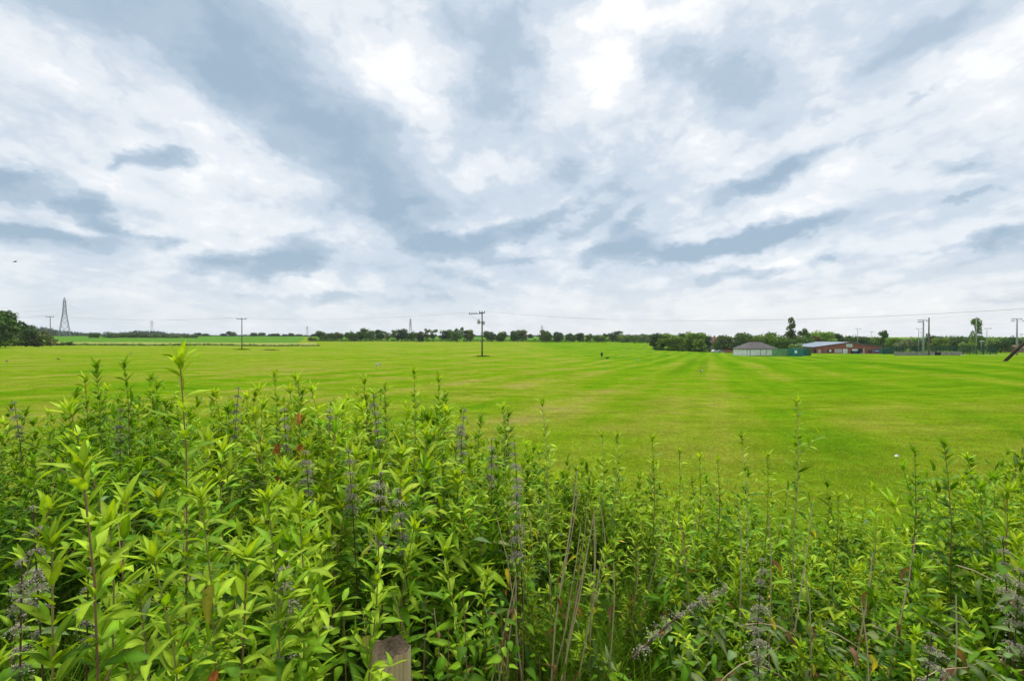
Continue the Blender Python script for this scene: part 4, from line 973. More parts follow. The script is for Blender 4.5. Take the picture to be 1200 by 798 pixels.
class Leaves:
    def __init__(s): s.L = []
    def add(s, pos, d, ln, v, tone, roll=0.0): s.L.append((np.asarray(pos, float), frame(np.asarray(d, float), roll), ln, v, tone))
    def objects(s, parent, name='leaf'):
        for p, Rm, ln, v, tone in s.L:
            o = bpy.data.objects.new(name, leaf_mesh(v, tone)); o.location = p; o.rotation_mode = 'QUATERNION'
            o.rotation_quaternion = Matrix(Rm.tolist()).to_quaternion(); o.scale = (ln, ln, ln); COL.objects.link(o); o.parent = parent
    def arrays(s, rs):
        VV, TT, CC = [], [], []; off = 0
        for v in range(len(LG)):
            sel = [l for l in s.L if l[3] == v]
            if not sel: continue
            V, T, S = LG[v]; n = len(sel); Rm = np.stack([l[1] for l in sel]); P = np.stack([l[0] for l in sel]); ln = np.array([l[2] for l in sel])
            X = np.einsum('nij,kj->nki', Rm, V)*ln[:, None, None]+P[:, None]
            C = np.stack([TONES[l[4]] for l in sel])*rs.uniform(.8, 1.22, n)[:, None]; C[:, 0] *= rs.uniform(.85, 1.2, n)
            VV.append(X.reshape(-1, 3)); CC.append((C[:, None]*S[None, :, None]).reshape(-1, 3)); TT.append((T[None]+(np.arange(n)*len(V))[:, None, None]).reshape(-1, 3)+off); off += n*len(V)
        return np.concatenate(VV), np.concatenate(TT), np.concatenate(CC)
    def mesh(s, name, rs): V, T, C = s.arrays(rs); return np_mesh(name, V, T, M['leaf'], C, smooth=True)

def stem_mat(name, lo, hi):
    m, t, b = new_mat(name); tc = t.node('ShaderNodeTexCoord').outputs['Object']; oi = t.node('ShaderNodeObjectInfo').outputs['Random']
    t.l.new(t.mix(t.math('ADD', t.math('MULTIPLY', oi, .7), t.math('MULTIPLY', t.noise(tc, 5, 3), .5)), lo, hi), b.inputs['Base Color']); b.inputs['Roughness'].default_value = .6; b.inputs['Specular IOR Level'].default_value = .25; return m
M['stem'] = stem_mat('green_to_red_stem', (.24, .26, .07), (.27, .14, .085))
M['straw'] = stem_mat('dry_straw', (.58, .50, .30), (.42, .31, .17))
M['brown_stem'] = stem_mat('brown_dead_stem', (.10, .055, .035), (.07, .045, .03))
M['seed'] = leaf_mat('grey_seed_head', .15, .8, .05, .2)

def willow(H, dx, dy, rs, L=.105, vig=1.0, bow=.05, spacing=.062, bare=.32, pale=0.0, branches=0, deep=False):
    """willowherb: a leaning stem of height H whose tip is displaced (dx, dy); returns stem points and leaves in local space"""
    bx, by = rs.uniform(-bow, bow), rs.uniform(-bow, bow); droop = 0.0
    def P(t): return np.array([dx*t**1.5+bx*math.sin(math.pi*t)+.006*math.sin(17*t), dy*t**1.5+by*math.sin(math.pi*t)+.006*math.cos(13*t), H*(t-.12*(math.hypot(dx, dy)/max(H, .1))*t*t)])
    lv = Leaves(); n = int(H/spacing); phi = rs.uniform(0, 6.28); DK = {'young': 'fresh', 'fresh': 'mid', 'mid': 'dark'}
    pts = [P(i/9) for i in range(10)]
    axis = lambda t: (lambda d: d/np.linalg.norm(d))(P(min(1, t+.02))-P(max(0, t-.02)))
    def tone(t):
        r = rs.uniform()
        if pale and r < pale: return 'grey'
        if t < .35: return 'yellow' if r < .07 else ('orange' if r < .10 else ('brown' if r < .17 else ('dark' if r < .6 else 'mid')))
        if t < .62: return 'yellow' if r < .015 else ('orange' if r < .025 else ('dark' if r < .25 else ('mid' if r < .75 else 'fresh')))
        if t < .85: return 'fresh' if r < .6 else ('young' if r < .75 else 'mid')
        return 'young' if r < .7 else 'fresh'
    def branch(t, ph, ln):
        a = axis(t); o = P(t); h1 = np.array([math.cos(ph), math.sin(ph), 0]); d = h1*.75+a*.8; d /= np.linalg.norm(d)
        m_ = max(2, int(ln/.035))
        for k in range(1, m_+1):
            q = o+d*ln*k/m_
            for sg in (0, math.pi):
                p2 = ph+math.pi/2*(k % 2)+sg; e = np.array([math.cos(p2), math.sin(p2), 0]); e = e-d*e.dot(d); e /= max(np.linalg.norm(e), 1e-3)
                lv.add(q, e*.9+d*.75, L*.5*rs.uniform(.8, 1.2), rs.randint(0, 3), 'young' if rs.uniform() < .6 else 'fresh', rs.uniform(-.4, .4))
        return o, o+d*ln
    br = []
    for i in range(n+1):
        t = 1-(1-(i+.3)/(n+.6))**1.3; phi += math.pi/2+rs.uniform(-.25, .25); o = P(t); a = axis(t)
        if t < bare and rs.uniform() < .6*(1-t/bare)+.25: continue
        size = L*np.interp(t, [0, .3, .6, .85, 1], [.75, 1.0, 1.0, .78, .45])*rs.uniform(.78, 1.2)
        el = np.interp(t, [0, .4, .8, 1], [-.35, .02, .38, 1.0])+rs.uniform(-.2, .2)
        for sg in (0, math.pi):
            ph = phi+sg+rs.uniform(-.15, .15); h1 = np.array([math.cos(ph), math.sin(ph), 0]); h1 = h1-a*h1.dot(a); h1 /= np.linalg.norm(h1)
            if rs.uniform() < .06: continue
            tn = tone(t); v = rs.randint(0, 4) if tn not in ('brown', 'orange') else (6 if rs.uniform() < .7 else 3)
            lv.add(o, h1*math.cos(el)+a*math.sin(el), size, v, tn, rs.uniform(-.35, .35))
            if .25 < t < .93 and rs.uniform() < .8*vig:
                for k in range(rs.randint(2, 4)):
                    p3 = ph+rs.uniform(-.9, .9); g = np.array([math.cos(p3), math.sin(p3), 0])
                    lv.add(o+h1*.008+a*.01, g*.75+a*rs.uniform(.35, 1.1), size*rs.uniform(.4, .72), rs.randint(0, 3), 'young' if rs.uniform() < .55 else 'fresh', rs.uniform(-.5, .5))
        if branches and .4 < t < .88 and rs.uniform() < branches: br.append(branch(t, phi+rs.choice([0, math.pi]), rs.uniform(.06, .15)))
    o = P(1.0); a = axis(1.0)
    for k in range(8):
        ph = k*2.4+phi; g = np.array([math.cos(ph), math.sin(ph), 0]); lv.add(o-a*.012*(k/8), g*(.45+.09*k)+a*(1.1-.09*k), L*rs.uniform(.35, .62), rs.choice([0, 2]), 'young', rs.uniform(-.4, .4))
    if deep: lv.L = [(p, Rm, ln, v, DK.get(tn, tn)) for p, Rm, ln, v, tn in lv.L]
    return pts, lv, br
def stem_mesh(pts, r, br=(), mat='stem', n=6):
    m_ = MB().tube(pts, [r*(1.15-.8*i/(len(pts)-1)) for i in range(len(pts))], n, False)
    for a, b in br: m_.tube([a, b], [r*.45, r*.22], 4, False)
    return m_.mesh('stem', M[mat], True)

CAN = ([-200, 0, 60, 120, 200, 330, 420, 480, 550, 600, 640, 700, 800, 860, 950, 1050, 1110, 1160, 1200, 1400],
       [-.66, -.64, -.56, -.48, -.42, -.44, -.43, -.40, -.55, -.70, -.80, -.92, -1.04, -1.08, -1.14, -1.17, -.95, -.88, -.86, -.85])
def canopy(px): return CZ + float(np.interp(px, *CAN))
def front(px): return float(np.interp(px, [-300, 0, 250, 330, 430, 520, 600, 640, 760, 830, 1000, 1200, 1500], [.8, .85, .95, 1.15, 1.5, 1.75, 2.0, 2.15, 2.15, 1.5, 1.35, 1.3, 1.3]))
def back(px): return float(np.interp(px, [-300, 0, 200, 480, 560, 640, 760, 900, 1060, 1110, 1200, 1500], [4.6, 4.6, 4.6, 4.3, 4.0, 3.7, 3.45, 3.3, 3.1, 3.3, 3.6, 3.8]))

def zone(px, Y):
    """where in the thicket a plant stands, in words"""
    if px < 300: h = 'left'
    elif px < 620: h = 'middle'
    elif px < 860: h = 'centre right'
    else: h = 'right'
    d = 'front' if Y < 1.9 else ('heart' if Y < 3.0 else 'back edge')
    return h, d
def hollow(px, Y): return px < 200 and 1.28 < Y < 2.35
MARKS = [(96, .78, 'nearest pale plant at lower left'), (212, 1.12, 'tallest plant at left'), (315, .95, 'broad-tipped bright plant at left'), (455, 1.55, 'wooden post'), (129, 2.65, 'slender dark pair at left'), (322, 2.9, 'plant with orange withered leaves'),
         (486, 3.0, 'tallest middle plant'), (637, 2.2, 'pale bare stem right of middle'), (766, 2.5, 'reddish stemmed plant'), (871, 2.3, 'pale stem before tallest right plant'), (937, 2.1, 'tallest plant on the right'), (1030, 2.3, 'pale bent stem at right'), (1075, 2.3, 'dark red stem at right'), (1110, 2.1, 'bushy plant near right edge')]
def where_words(px, Y):
    m = min(MARKS, key=lambda q: abs(q[0]-px)/60+abs(q[1]-Y)/.6); dx, dY = px-m[0], Y-m[1]
    s_ = 'left of' if dx < -14 else ('right of' if dx > 14 else ''); far = 'far ' if abs(dx) > 75 else ''
    d = 'well behind' if dY > 1.0 else ('behind' if dY > .3 else ('in front' if dY < -.3 else ''))
    if d and s_: r = d+' and '+far+s_
    elif s_: r = (far or 'close ')+s_ if not far else far+s_
    elif d: r = d if d != 'in front' else 'in front of'
    else: r = 'right beside'
    return r+' the '+m[2].replace('right of middle', '') .strip() if len((r+m[2]).split()) > 11 else r+' the '+m[2]
PL = 0
def plant_things():
    global PL
    rs = np.random.RandomState(21)
    # ---- heroes: plants that stand out one by one: (top px, top py, Y, lean of base in px, leaf length, label)
    heroes = [
     (96, 548, .78, 55, .105, 'large pale green willowherb nearest the camera at lower left'),
     (212, 424, 1.12, 5, .085, 'tallest willowherb at left, its tip reaching above the far field'),
     (315, 585, .95, 10, .095, 'bright willowherb with a broad leafy tip in the left foreground'),
     (352, 598, 1.15, -10, .10, 'leafy willowherb just right of the bright one in the left foreground'),
     (446, 628, 1.22, -42, .085, 'willowherb with a slanting pale stem crossing in front of the post'),
     (60, 640, .72, -20, .10, 'low willowherb in the bottom left corner of the photo'),
     (180, 655, .85, 5, .10, 'bright willowherb low in the left foreground behind the nearest one'),
     (236, 585, .98, -8, .085, 'willowherb with orange lower leaves right of the tallest one'),
     (112, 430, 2.7, 4, .09, 'slender dark willowherb, left one of the pair behind the left plants'),
     (146, 427, 2.6, -4, .09, 'slender dark willowherb, right one of the pair behind the left plants'),
     (322, 441, 2.9, 3, .09, 'tall willowherb with orange withered leaves left of the middle'),
     (350, 448, 3.1, 3, .085, 'tall willowherb just right of the one with orange leaves'),
     (486, 437, 3.0, 0, .09, 'tallest willowherb in the middle of the thicket'),
     (452, 455, 3.1, 3, .085, 'willowherb tip left of the tallest middle plant'),
     (515, 445, 2.9, -6, .09, 'willowherb tip right of the tallest middle plant'),
     (590, 478, 2.8, 0, .085, 'willowherb tip standing alone left of the pale stemmed tall plant'),
     (637, 472, 2.2, 6, .07, 'tall willowherb with a pale bare stem right of the middle'),
     (707, 510, 2.9, 2, .075, 'slim willowherb tip between the pale stemmed plant and the red stemmed one'),
     (725, 512, 2.8, 2, .075, 'slim willowherb tip beside its twin right of the pale stemmed plant'),
     (766, 514, 2.5, 3, .075, 'willowherb with a reddish stem right of the middle'),
     (798, 530, 2.8, 2, .07, 'slim willowherb right of the reddish stemmed plant'),
     (822, 537, 2.6, 2, .07, 'slim willowherb, first of three right of the reddish stem'),
     (843, 540, 2.6, 6, .07, 'slim willowherb, second of three right of the reddish stem'),
     (871, 513, 2.3, 8, .07, 'pale stemmed willowherb left of the tallest right plant'),
     (902, 535, 2.5, 4, .07, 'willowherb tip just left of the tallest right plant'),
     (937, 472, 2.1, -6, .068, 'tallest willowherb on the right with a straight pale stem'),
     (985, 582, 2.5, 4, .07, 'low willowherb right of the tallest right plant'),
     (1030, 600, 2.3, 4, .075, 'willowherb with a pale bent stem in the right thicket'),
     (1075, 530, 2.3, 2, .075, 'dark red stemmed willowherb left of the bushy right plant'),
     (1110, 521, 2.1, 10, .088, 'bushy dark green willowherb near the right edge'),
     (1152, 573, 2.1, 4, .085, 'bushy willowherb right of the tall bushy plant'),
     (1185, 575, 2.2, 4, .085, 'leafy willowherb at the right edge of the photo')]
    for i, (px, py, Y, lean, L, lab) in enumerate(heroes):
        tip = np.array([wx(px, Y), Y, wz(py, Y)]); L = L*(1.38 if Y > 1.1 else 1.12); bxp = px+lean; Yb = Y+rs.uniform(.0, .12); x0 = wx(bxp, Y); g = gz(x0, Yb); H = tip[2]-g
        t = empty('willowherb', (x0, Yb, g)); tag(t, lab, 'plant', 'willowherb plants of the thicket')
        dxy = tip[:2]-np.array([x0, Yb]); d0 = math.hypot(*dxy)
        sp = .043 if Y < 1.5 else .045
        pts, lv, br = willow(H/(1-.12*d0/H), dxy[0], dxy[1], rs, L, 1.15 if Y < 1.5 else .9, .03, sp, .30, branches=.5 if (Y < 1.4 or px > 1060) else .22, deep=('dark' in lab or 'bushy' in lab))
        st_ = bpy.data.objects.new('stem', stem_mesh(pts,   .0038 if Y < 1.5 else .0040, br, 'straw' if 'pale' in lab and Y > 1.5 else 'stem')); link(st_, t)
        if 'orange' in lab:
            for k in range(7):
                f = rs.uniform(.72, .9); ph = rs.uniform(4.0, 5.4); lv.add(np.array(pts[int(f*9)]), (math.cos(ph), math.sin(ph), rs.uniform(-1.4, -.3)), L*rs.uniform(.8, 1.1), rs.choice([1, 3]), 'orange' if k < 5 else 'yellow', rs.uniform(-.6, .6))
        lv.objects(t); PL += len(lv.L)
    # ---- variants for the rest
    var = []
    for i in range(14):
        fl = i >= 10                      # the last four have flopped over
        H = 1.0; pts, lv, br = willow(1.0 if not fl else .75, rs.uniform(-.14, .14) if not fl else rs.choice([-1, 1])*rs.uniform(.3, .5), rs.uniform(-.14, .14) if not fl else rs.uniform(-.45, .0), rs, .102, 1.0, .05, .040, .25 if not fl else .1, pale=.05 if not fl else .38, branches=.25)
        a = stem_mesh(pts, .0034, br, 'stem'); var.append((pts, a, lv, lv.mesh('leaves', rs)))
    for i in range(3):                    # bare-legged ones for the gap
        pts, lv, br = willow(1.0, rs.uniform(-.14, .14), rs.uniform(-.14, .14), rs, .09, 1.0, .05, .034, .62, branches=.35); var.append((pts, stem_mesh(pts, .0034, br, 'straw' if i == 1 else 'stem'), lv, lv.mesh('leaves', rs)))
    for i in range(5):                    # deep green ones
        pts, lv, br = willow(1.0, rs.uniform(-.14, .14), rs.uniform(-.14, .14), rs, .105, 1.0, .05, .040, .25, branches=.3, deep=True); var.append((pts, stem_mesh(pts, .0034, br, 'stem'), lv, lv.mesh('leaves', rs)))
    cnt = 0; tries = 0; placed = []
    names = {}
    while cnt < 266 and tries < 30000:
        tries += 1; px = rs.uniform(-60, 1260) if cnt < 200 else rs.uniform(620, 1240); f, b = front(px), back(px); Y = f+(b-f)*rs.uniform(0, 1)**.85; x = wx(px, Y)
        if abs(px-462) < 100 and Y < 1.72: continue
        if hollow(px, Y) and rs.uniform() < .9: continue
        if any((x-a)**2+(Y-c)**2 < .105**2 for a, c in placed): continue
        placed.append((x, Y)); g = gz(x, Y); top = canopy(px)+rs.normal(0, .10)-.06
        edge = (b-Y)/(b-f)
        if Y < f+.45: top -= .16*rs.uniform(0, 1)
        H = max(.45, top-g); flop = (px > 770 and Y < 2.5 and rs.uniform() < .8); k = rs.randint(10, 14) if flop else rs.randint(0, 10)
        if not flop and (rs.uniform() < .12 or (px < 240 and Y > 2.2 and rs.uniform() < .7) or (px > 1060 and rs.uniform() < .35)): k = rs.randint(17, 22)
        if 585 < px < 785 and Y < 2.9: k = rs.randint(14, 17)
        near = Y < 1.9 and cnt < 400
        t = empty('willowherb', (x, Y, g), rs.uniform(0, 6.28) if not flop else rs.uniform(-.7, .7)); h, d = zone(px, Y)
        lab = {('left', 'front'): 'leafy willowherb among the crowded plants in the lower left foreground', ('left', 'heart'): 'willowherb in the dense dark thicket behind the left foreground plants', ('left', 'back edge'): 'small willowherb at the far edge of the left thicket',
               ('middle', 'front'): 'willowherb in the lower middle near the wooden post', ('middle', 'heart'): 'willowherb in the dense middle of the thicket', ('middle', 'back edge'): 'small willowherb at the far edge of the middle thicket',
               ('centre right', 'front'): 'flattened low plant in front of the dark grassy gap', ('centre right', 'heart'): 'willowherb above the dark grassy gap right of the middle', ('centre right', 'back edge'): 'small willowherb at the far edge right of the middle',
               ('right', 'front'): 'flattened tangled plant in the lower right foreground', ('right', 'heart'): 'low willowherb in the dense right thicket', ('right', 'back edge'): 'small willowherb at the far edge of the right thicket'}[h, d]
        look = ('tall ' if H > 1.5 else ('short ' if H < 1.05 else ''))+('flattened ' if flop else ('deep green ' if k >= 17 else ('bare-legged ' if k >= 14 else 'fresh green ')))
        tag(t, look+'willowherb '+where_words(px, Y), 'plant', 'crowded willowherb plants of the thicket')
        S = H*(1.0 if not flop else rs.uniform(1.0, 1.25)); ls = .95 if px < 640 else .82
        st_ = bpy.data.objects.new('stem', var[k][1]); st_.scale = (S, S, S); link(st_, t)
        if near:
            pts, _, lv, _ = var[k]
            l2 = Leaves(); l2.L = [(p*S, Rm, ln*S*rs.uniform(.9, 1.15)*1.0, v, tn) for p, Rm, ln, v, tn in lv.L if rs.uniform() > .08]; l2.objects(t); PL += len(l2.L)
        else:
            o_ = bpy.data.objects.new('leaves', var[k][3]); o_.scale = (S, S, S); link(o_, t); o_['kind'] = 'stuff'
        cnt += 1
    # ---- the mass behind and between that nobody could count
    lv = Leaves(); stems = MB(); VV, TT, CC = [], [], []; off = 0; sv_, sf_ = [], []
    geo = [v[2].arrays(rs) for v in var[:10]+var[14:]]
    n = 0
    while n < 700:
        px = rs.uniform(-120, 1300) if n < 400 else rs.uniform(560, 1300); f, b = front(px), back(px); Y = f+.35+(b-f-.2)*rs.uniform(0, 1); x = wx(px, Y)
        if (abs(px-455) < 70 and Y < 1.9) or hollow(px, Y): continue
        
        if 590 < px < 780 and Y < 3.0: continue
        g = gz(x, Y); top = canopy(px)+rs.normal(0, .12)-(.22 if px < 640 else .15); S = max(.4, top-g); V, T, C = geo[(rs.randint(0, 10) if (rs.uniform() < .72 and not (px < 240 and Y > 2.2)) else rs.randint(13, 18)) if not (585 < px < 785 and Y < 3.1) else rs.randint(10, 13)]; a = rs.uniform(0, 6.28); ca, sa = math.cos(a), math.sin(a)
        X = V@np.array([[ca, sa, 0], [-sa, ca, 0], [0, 0, 1]])*S+np.array([x, Y, g]); VV.append(X); TT.append(T+off); CC.append(C*rs.uniform(.85, 1.15)); off += len(V); n += 1
    o_ = link(bpy.data.objects.new('willowherb_thicket', np_mesh('willowherb_thicket', np.concatenate(VV), np.concatenate(TT), M['leaf'], np.concatenate(CC), smooth=True)))
    tag(o_, 'dense mass of willowherb leaves filling the thicket', 'undergrowth', kind='stuff')
    # ---- low undergrowth: darker leaves near the ground
    lv = Leaves()
    for i in range(19000):
        px = rs.uniform(-100, 1290) if i < 14000 else rs.uniform(740, 1290); f, b = front(px), back(px); Y = f-.1+(b-f+.15)*rs.uniform(0, 1); x = wx(px, Y)
        if abs(px-455) < 75 and Y < 1.75 : continue
        g = gz(x, Y); hh = (canopy(px)-g)*rs.uniform(.02, .62)
        if 590 < px < 775 and rs.uniform() < .88: continue
        if hollow(px, Y): hh *= .55
        ph = rs.uniform(0, 6.28); el = rs.uniform(-.5, .5); r = rs.uniform()
        low = px > 760 and Y < 2.4
        v = rs.randint(0, 4) if r < .8 else rs.randint(4, 6); tn = 'dark' if r < .4 else ('mid' if r < .82 else ('fresh' if r < .9 else ('grey' if r < .95 else ('yellow' if r < .965 else 'brown'))))
        if low and r < .3: tn = 'grey'; 
        if low: hh = (canopy(px)-g)*rs.uniform(.15, .88); el = rs.uniform(-.9, .2)
        lv.add((x, Y, g+hh), (math.cos(ph)*math.cos(el), math.sin(ph)*math.cos(el), math.sin(el)), rs.uniform(.06, .12)*(.65 if v > 3 else 1), v, tn, rs.uniform(-.5, .5))
    o_ = link(bpy.data.objects.new('undergrowth', lv.mesh('undergrowth', rs))); tag(o_, 'dark tangled undergrowth leaves between the stems', 'undergrowth', kind='stuff')
plant_things()

# grey seed-headed plants
def seed_things():
    rs = np.random.RandomState(33); heads = []
    for k in range(3):
        PP = []; D = []
        for q in range(26):
            th = rs.uniform(0, 6.28); r = rs.uniform(.55, 1.35); up_ = rs.uniform(-.1, .75); m_ = 13
            for j in range(m_):
                f = (j+rs.uniform(0, 1))/m_; PP.append((math.cos(th)*r*f+.07*rs.randn(), math.sin(th)*r*f+.07*rs.randn(), up_*f-.95*f*f*r+.07*rs.randn())); D.append(rs.randn(3))
        PP = np.array(PP); D = np.array(D); D /= np.linalg.norm(D, axis=1)[:, None]; n = len(PP); s_ = np.cross(D, rs.randn(n, 3)); s_ /= np.linalg.norm(s_, axis=1)[:, None]; w = rs.uniform(.04, .085, n)[:, None]; l = rs.uniform(.06, .17, n)[:, None]
        V = np.stack([PP-s_*w, PP+s_*w, PP+D*l+s_*w*.5, PP+D*l-s_*w*.5], 1).reshape(-1, 3); c = np.array([[.37, .335, .275]])*rs.uniform(.6, 1.4, n)[:, None]; g = rs.uniform(0, 1, n) < .3; c[g] = (.30, .32, .20)
        heads.append(np_mesh('seed_head', V, np.arange(4*n).reshape(-1, 4), M['seed'], np.repeat(c, 4, 0)))
    spots = [(62, 585, 1.15, 'at the left edge above the nearest plant'), (14, 640, 1.0, 'cut by the left edge'), (95, 650, 1.2, 'behind the nearest plant at left'), (140, 480, 2.6, 'below the slender pair at left'), (330, 640, 1.35, 'low in the left foreground'),
             (345, 478, 2.6, 'left of the middle near the withered orange leaves'), (372, 525, 2.2, 'between the orange leaves and the middle'), (425, 530, 2.0, 'left one of the middle foreground pair'), (449, 552, 1.75, 'right one of the middle foreground pair'), (460, 462, 2.7, 'near the tallest middle plant'),
             (490, 572, 1.9, 'right of the middle foreground pair'), (528, 480, 2.7, 'right below the tallest middle plant'), (545, 496, 2.6, 'at the far right of the middle thicket'), (575, 512, 2.5, 'left of the pale stemmed tall plant'), (617, 520, 2.1, 'tall and drooping left of the pale bare stem'), (608, 575, 2.0, 'low left of the pale bare stem'),
             (1195, 625, 1.7, 'at the right edge'), (1180, 665, 1.6, 'low at the right edge'), (1072, 735, 1.5, 'near the bottom right'), (1100, 752, 1.45, 'at the very bottom right'), (905, 745, 1.5, 'at the bottom right of the flattened plants'), (880, 655, 1.9, 'above the flattened plants'), (385, 470, 2.9, 'in the far middle of the thicket'), (262, 455, 2.9, 'right of the tallest left plant'), (40, 470, 3.0, 'at the far left edge of the thicket')]
    for i, (px, py, Y, where) in enumerate(spots):
        x = wx(px, Y); g = gz(x, Y); H = wz(py, Y)-g; t = empty('seeding_nettle', (x, Y, g)); tag(t, 'dead grey seed-headed stem '+where, 'plant', 'grey seed-headed stems')
        lx, ly = rs.uniform(-.1, .1), rs.uniform(-.08, .05); P = lambda f: np.array([lx*f*f, ly*f*f, H*f])
        link(bpy.data.objects.new('stem', stem_mesh([P(k/6) for k in range(7)], .004, (), 'brown_stem', 5)), t)
        nh = rs.randint(5, 8)
        for k in range(nh):
            f = 1-k*.047/H*rs.uniform(.9, 1.1); o = bpy.data.objects.new('seed_head', heads[rs.randint(0, 3)]); s = rs.uniform(.022, .040)*(.6 if k == 0 else 1)*(.72 if Y < 1.3 else 1); o.scale = (s, s, s*rs.uniform(.7, 1)); o.location = P(f)+np.array([rs.uniform(-.006, .006), 0, 0]); o.rotation_euler = (rs.uniform(-.3, .3), rs.uniform(-.3, .3), rs.uniform(0, 6.3)); link(o, t)
            if k > 1 and rs.uniform() < .6:
                l2 = Leaves(); ph = rs.uniform(0, 6.28); l2.add(P(f), (math.cos(ph), math.sin(ph), -.2), rs.uniform(.04, .07), 4, 'mid' if rs.uniform() < .7 else 'grey'); l2.objects(t)
    # the fallen spike lying over the lower right plants
    p0 = Vector((wx(742, 1.62), 1.62, wz(772, 1.62))); p1 = Vector((wx(850, 1.75), 1.75, wz(692, 1.75))); t = empty('seeding_nettle', p0); tag(t, 'fallen grey seed-headed stem lying across the flattened plants', 'plant', 'grey seed-headed stems')
    link(bpy.data.objects.new('stem', stem_mesh([(p1-p0)*(k/5)+Vector((0, 0, .03*math.sin(k*.6))) for k in range(6)], .004, (), 'brown_stem', 5)), t)
    for k in range(8):
        o = bpy.data.objects.new('seed_head', heads[k % 3]); s = .032-.001*k; o.scale = (s, s, s); o.location = (p1-p0)*(.1+.9*k/7)+Vector((0, 0, .03*math.sin((.1+.9*k/7)*3))); o.rotation_euler = (k, k*2, 0); link(o, t)
seed_things()

# dry straw stalks with withered leaves
def straw_things():
    rs = np.random.RandomState(44)
    spots = [(642, 545, 2.0), (655, 600, 2.0), (648, 640, 1.95), (625, 610, 1.95), (695, 620, 2.05), (715, 650, 2.05), (672, 640, 2.0), (642, 560, 2.15), (655, 620, 2.2), (632, 600, 2.25), (668, 585, 2.3), (700, 600, 2.4), (722, 580, 2.4), (688, 660, 2.3), (590, 610, 2.0), (612, 640, 2.05), (560, 660, 1.85), (575, 700, 1.9), (745, 610, 2.35), (735, 640, 2.3), (770, 600, 2.4), (820, 610, 2.2),
             (505, 690, 1.75), (520, 720, 1.8), (905, 600, 2.0), (928, 590, 2.05), (1032, 630, 1.8), (1040, 720, 1.6), (875, 590, 2.1), (600, 700, 2.05), (640, 690, 2.12), (960, 660, 1.9), (1120, 700, 1.6), (990, 640, 1.9)]
    for i, (px, py, Y) in enumerate(spots):
        x = wx(px, Y); g = gz(x, Y); H = wz(py, Y)-g; t = empty('dry_stalk', (x, Y, g))
        lab = 'dry straw coloured stalk standing in the dark gap right of the post' if px < 800 else 'dry straw coloured stalk among the right foreground plants'
        tag(t, ('tall ' if H > 1.0 else 'short ')+'dry stalk '+where_words(px, Y), 'stalk', 'dry stalks in the gap' if px < 800 else 'dry stalks at right'); lx, ly = rs.uniform(-.16, .16), rs.uniform(-.1, .1); P = lambda f: np.array([lx*f*f+.01*math.sin(9*f), ly*f, H*f])
        link(bpy.data.objects.new('stem', stem_mesh([P(k/7) for k in range(8)], .0052, (), 'straw', 5)), t); lv = Leaves()
        for k in range(rs.randint(5, 10)):
            f = rs.uniform(.15, .95); ph = rs.uniform(0, 6.28); r = rs.uniform(); lv.add(P(f), (math.cos(ph), math.sin(ph), rs.uniform(-1.6, -.2)), rs.uniform(.05, .09), 6 if r < .7 else 3, 'brown' if r < .45 else ('yellow' if r < .6 else ('grey' if r < .8 else 'mid')), rs.uniform(-1, 1))
        lv.objects(t)
straw_things()
def fallen_straws():
    rs = np.random.RandomState(45)
    for i in range(8):
        px = rs.uniform(770, 1180); Y = rs.uniform(1.45, 2.1); x = wx(px, Y); z = canopy(px)-rs.uniform(.02, .2); t = empty('fallen_stalk', (x, Y, z)); tag(t, 'fallen pale stalk '+where_words(px, Y), 'stalk', 'fallen pale stalks')
        l = rs.uniform(.25, .5); a = rs.choice([-.6, -.5, .5])+rs.uniform(-.2, .2); d = np.array([l*math.cos(a), rs.uniform(-.15, .15), l*math.sin(a)*.8])
        link(bpy.data.objects.new('stem', stem_mesh([d*(k/5-.5)+np.array([0, 0, .02*math.sin(k)]) for k in range(6)], .0020, (), 'straw', 5)), t)
        lv = Leaves()
        for k in range(6): ph = rs.uniform(0, 6.28); lv.add(d*rs.uniform(-.45, .45), (math.cos(ph), math.sin(ph), rs.uniform(-.8, .1)), rs.uniform(.06, .10), rs.choice([1, 3]), rs.choice(['grey', 'mid', 'grey', 'brown']), rs.uniform(-.8, .8))
        lv.objects(t)
fallen_straws()

# round-leaved climbers by the post
def ovate_things():
    rs = np.random.RandomState(55)
    spots = [(560, 690, 1.6, 'right of the wooden post'), (600, 700, 1.7, 'in front of the dark gap'), (590, 745, 1.6, 'low right of the wooden post'), (520, 735, 1.55, 'close by the right side of the post'), (700, 775, 1.9, 'at the bottom below the dark gap'), (735, 790, 1.85, 'at the bottom right of the dark gap'), (610, 650, 1.9, 'above the dark gap'), (485, 700, 1.66, 'behind the top of the post'), (415, 715, 1.6, 'left of the wooden post'), (640, 770, 1.9, 'at the bottom of the straw stalks')]
    for px, py, Y, where in spots:
        x = wx(px, Y); g = gz(x, Y); H = wz(py, Y)-g; t = empty('nettle_plant', (x, Y, g)); tag(t, 'broad-leaved green plant '+where, 'plant', 'broad-leaved plants near the post'); lx = rs.uniform(-.06, .06); P = lambda f: np.array([lx*f, 0, H*f])
        link(bpy.data.objects.new('stem', stem_mesh([P(k/5) for k in range(6)], .0035, (), 'stem', 5)), t); lv = Leaves(); ph = rs.uniform(0, 6.28)
        for k in range(9):
            f = 1-.075*k; ph += 1.57
            for sg in (0, math.pi):
                d = np.array([math.cos(ph+sg), math.sin(ph+sg), rs.uniform(-.5, .15)]); lv.add(P(f)+d*.02, d, rs.uniform(.04, .065)*(.6 if k == 0 else 1), rs.randint(4, 6), 'mid' if rs.uniform() < .7 else 'fresh', rs.uniform(-.4, .4))
        lv.objects(t)
ovate_things()

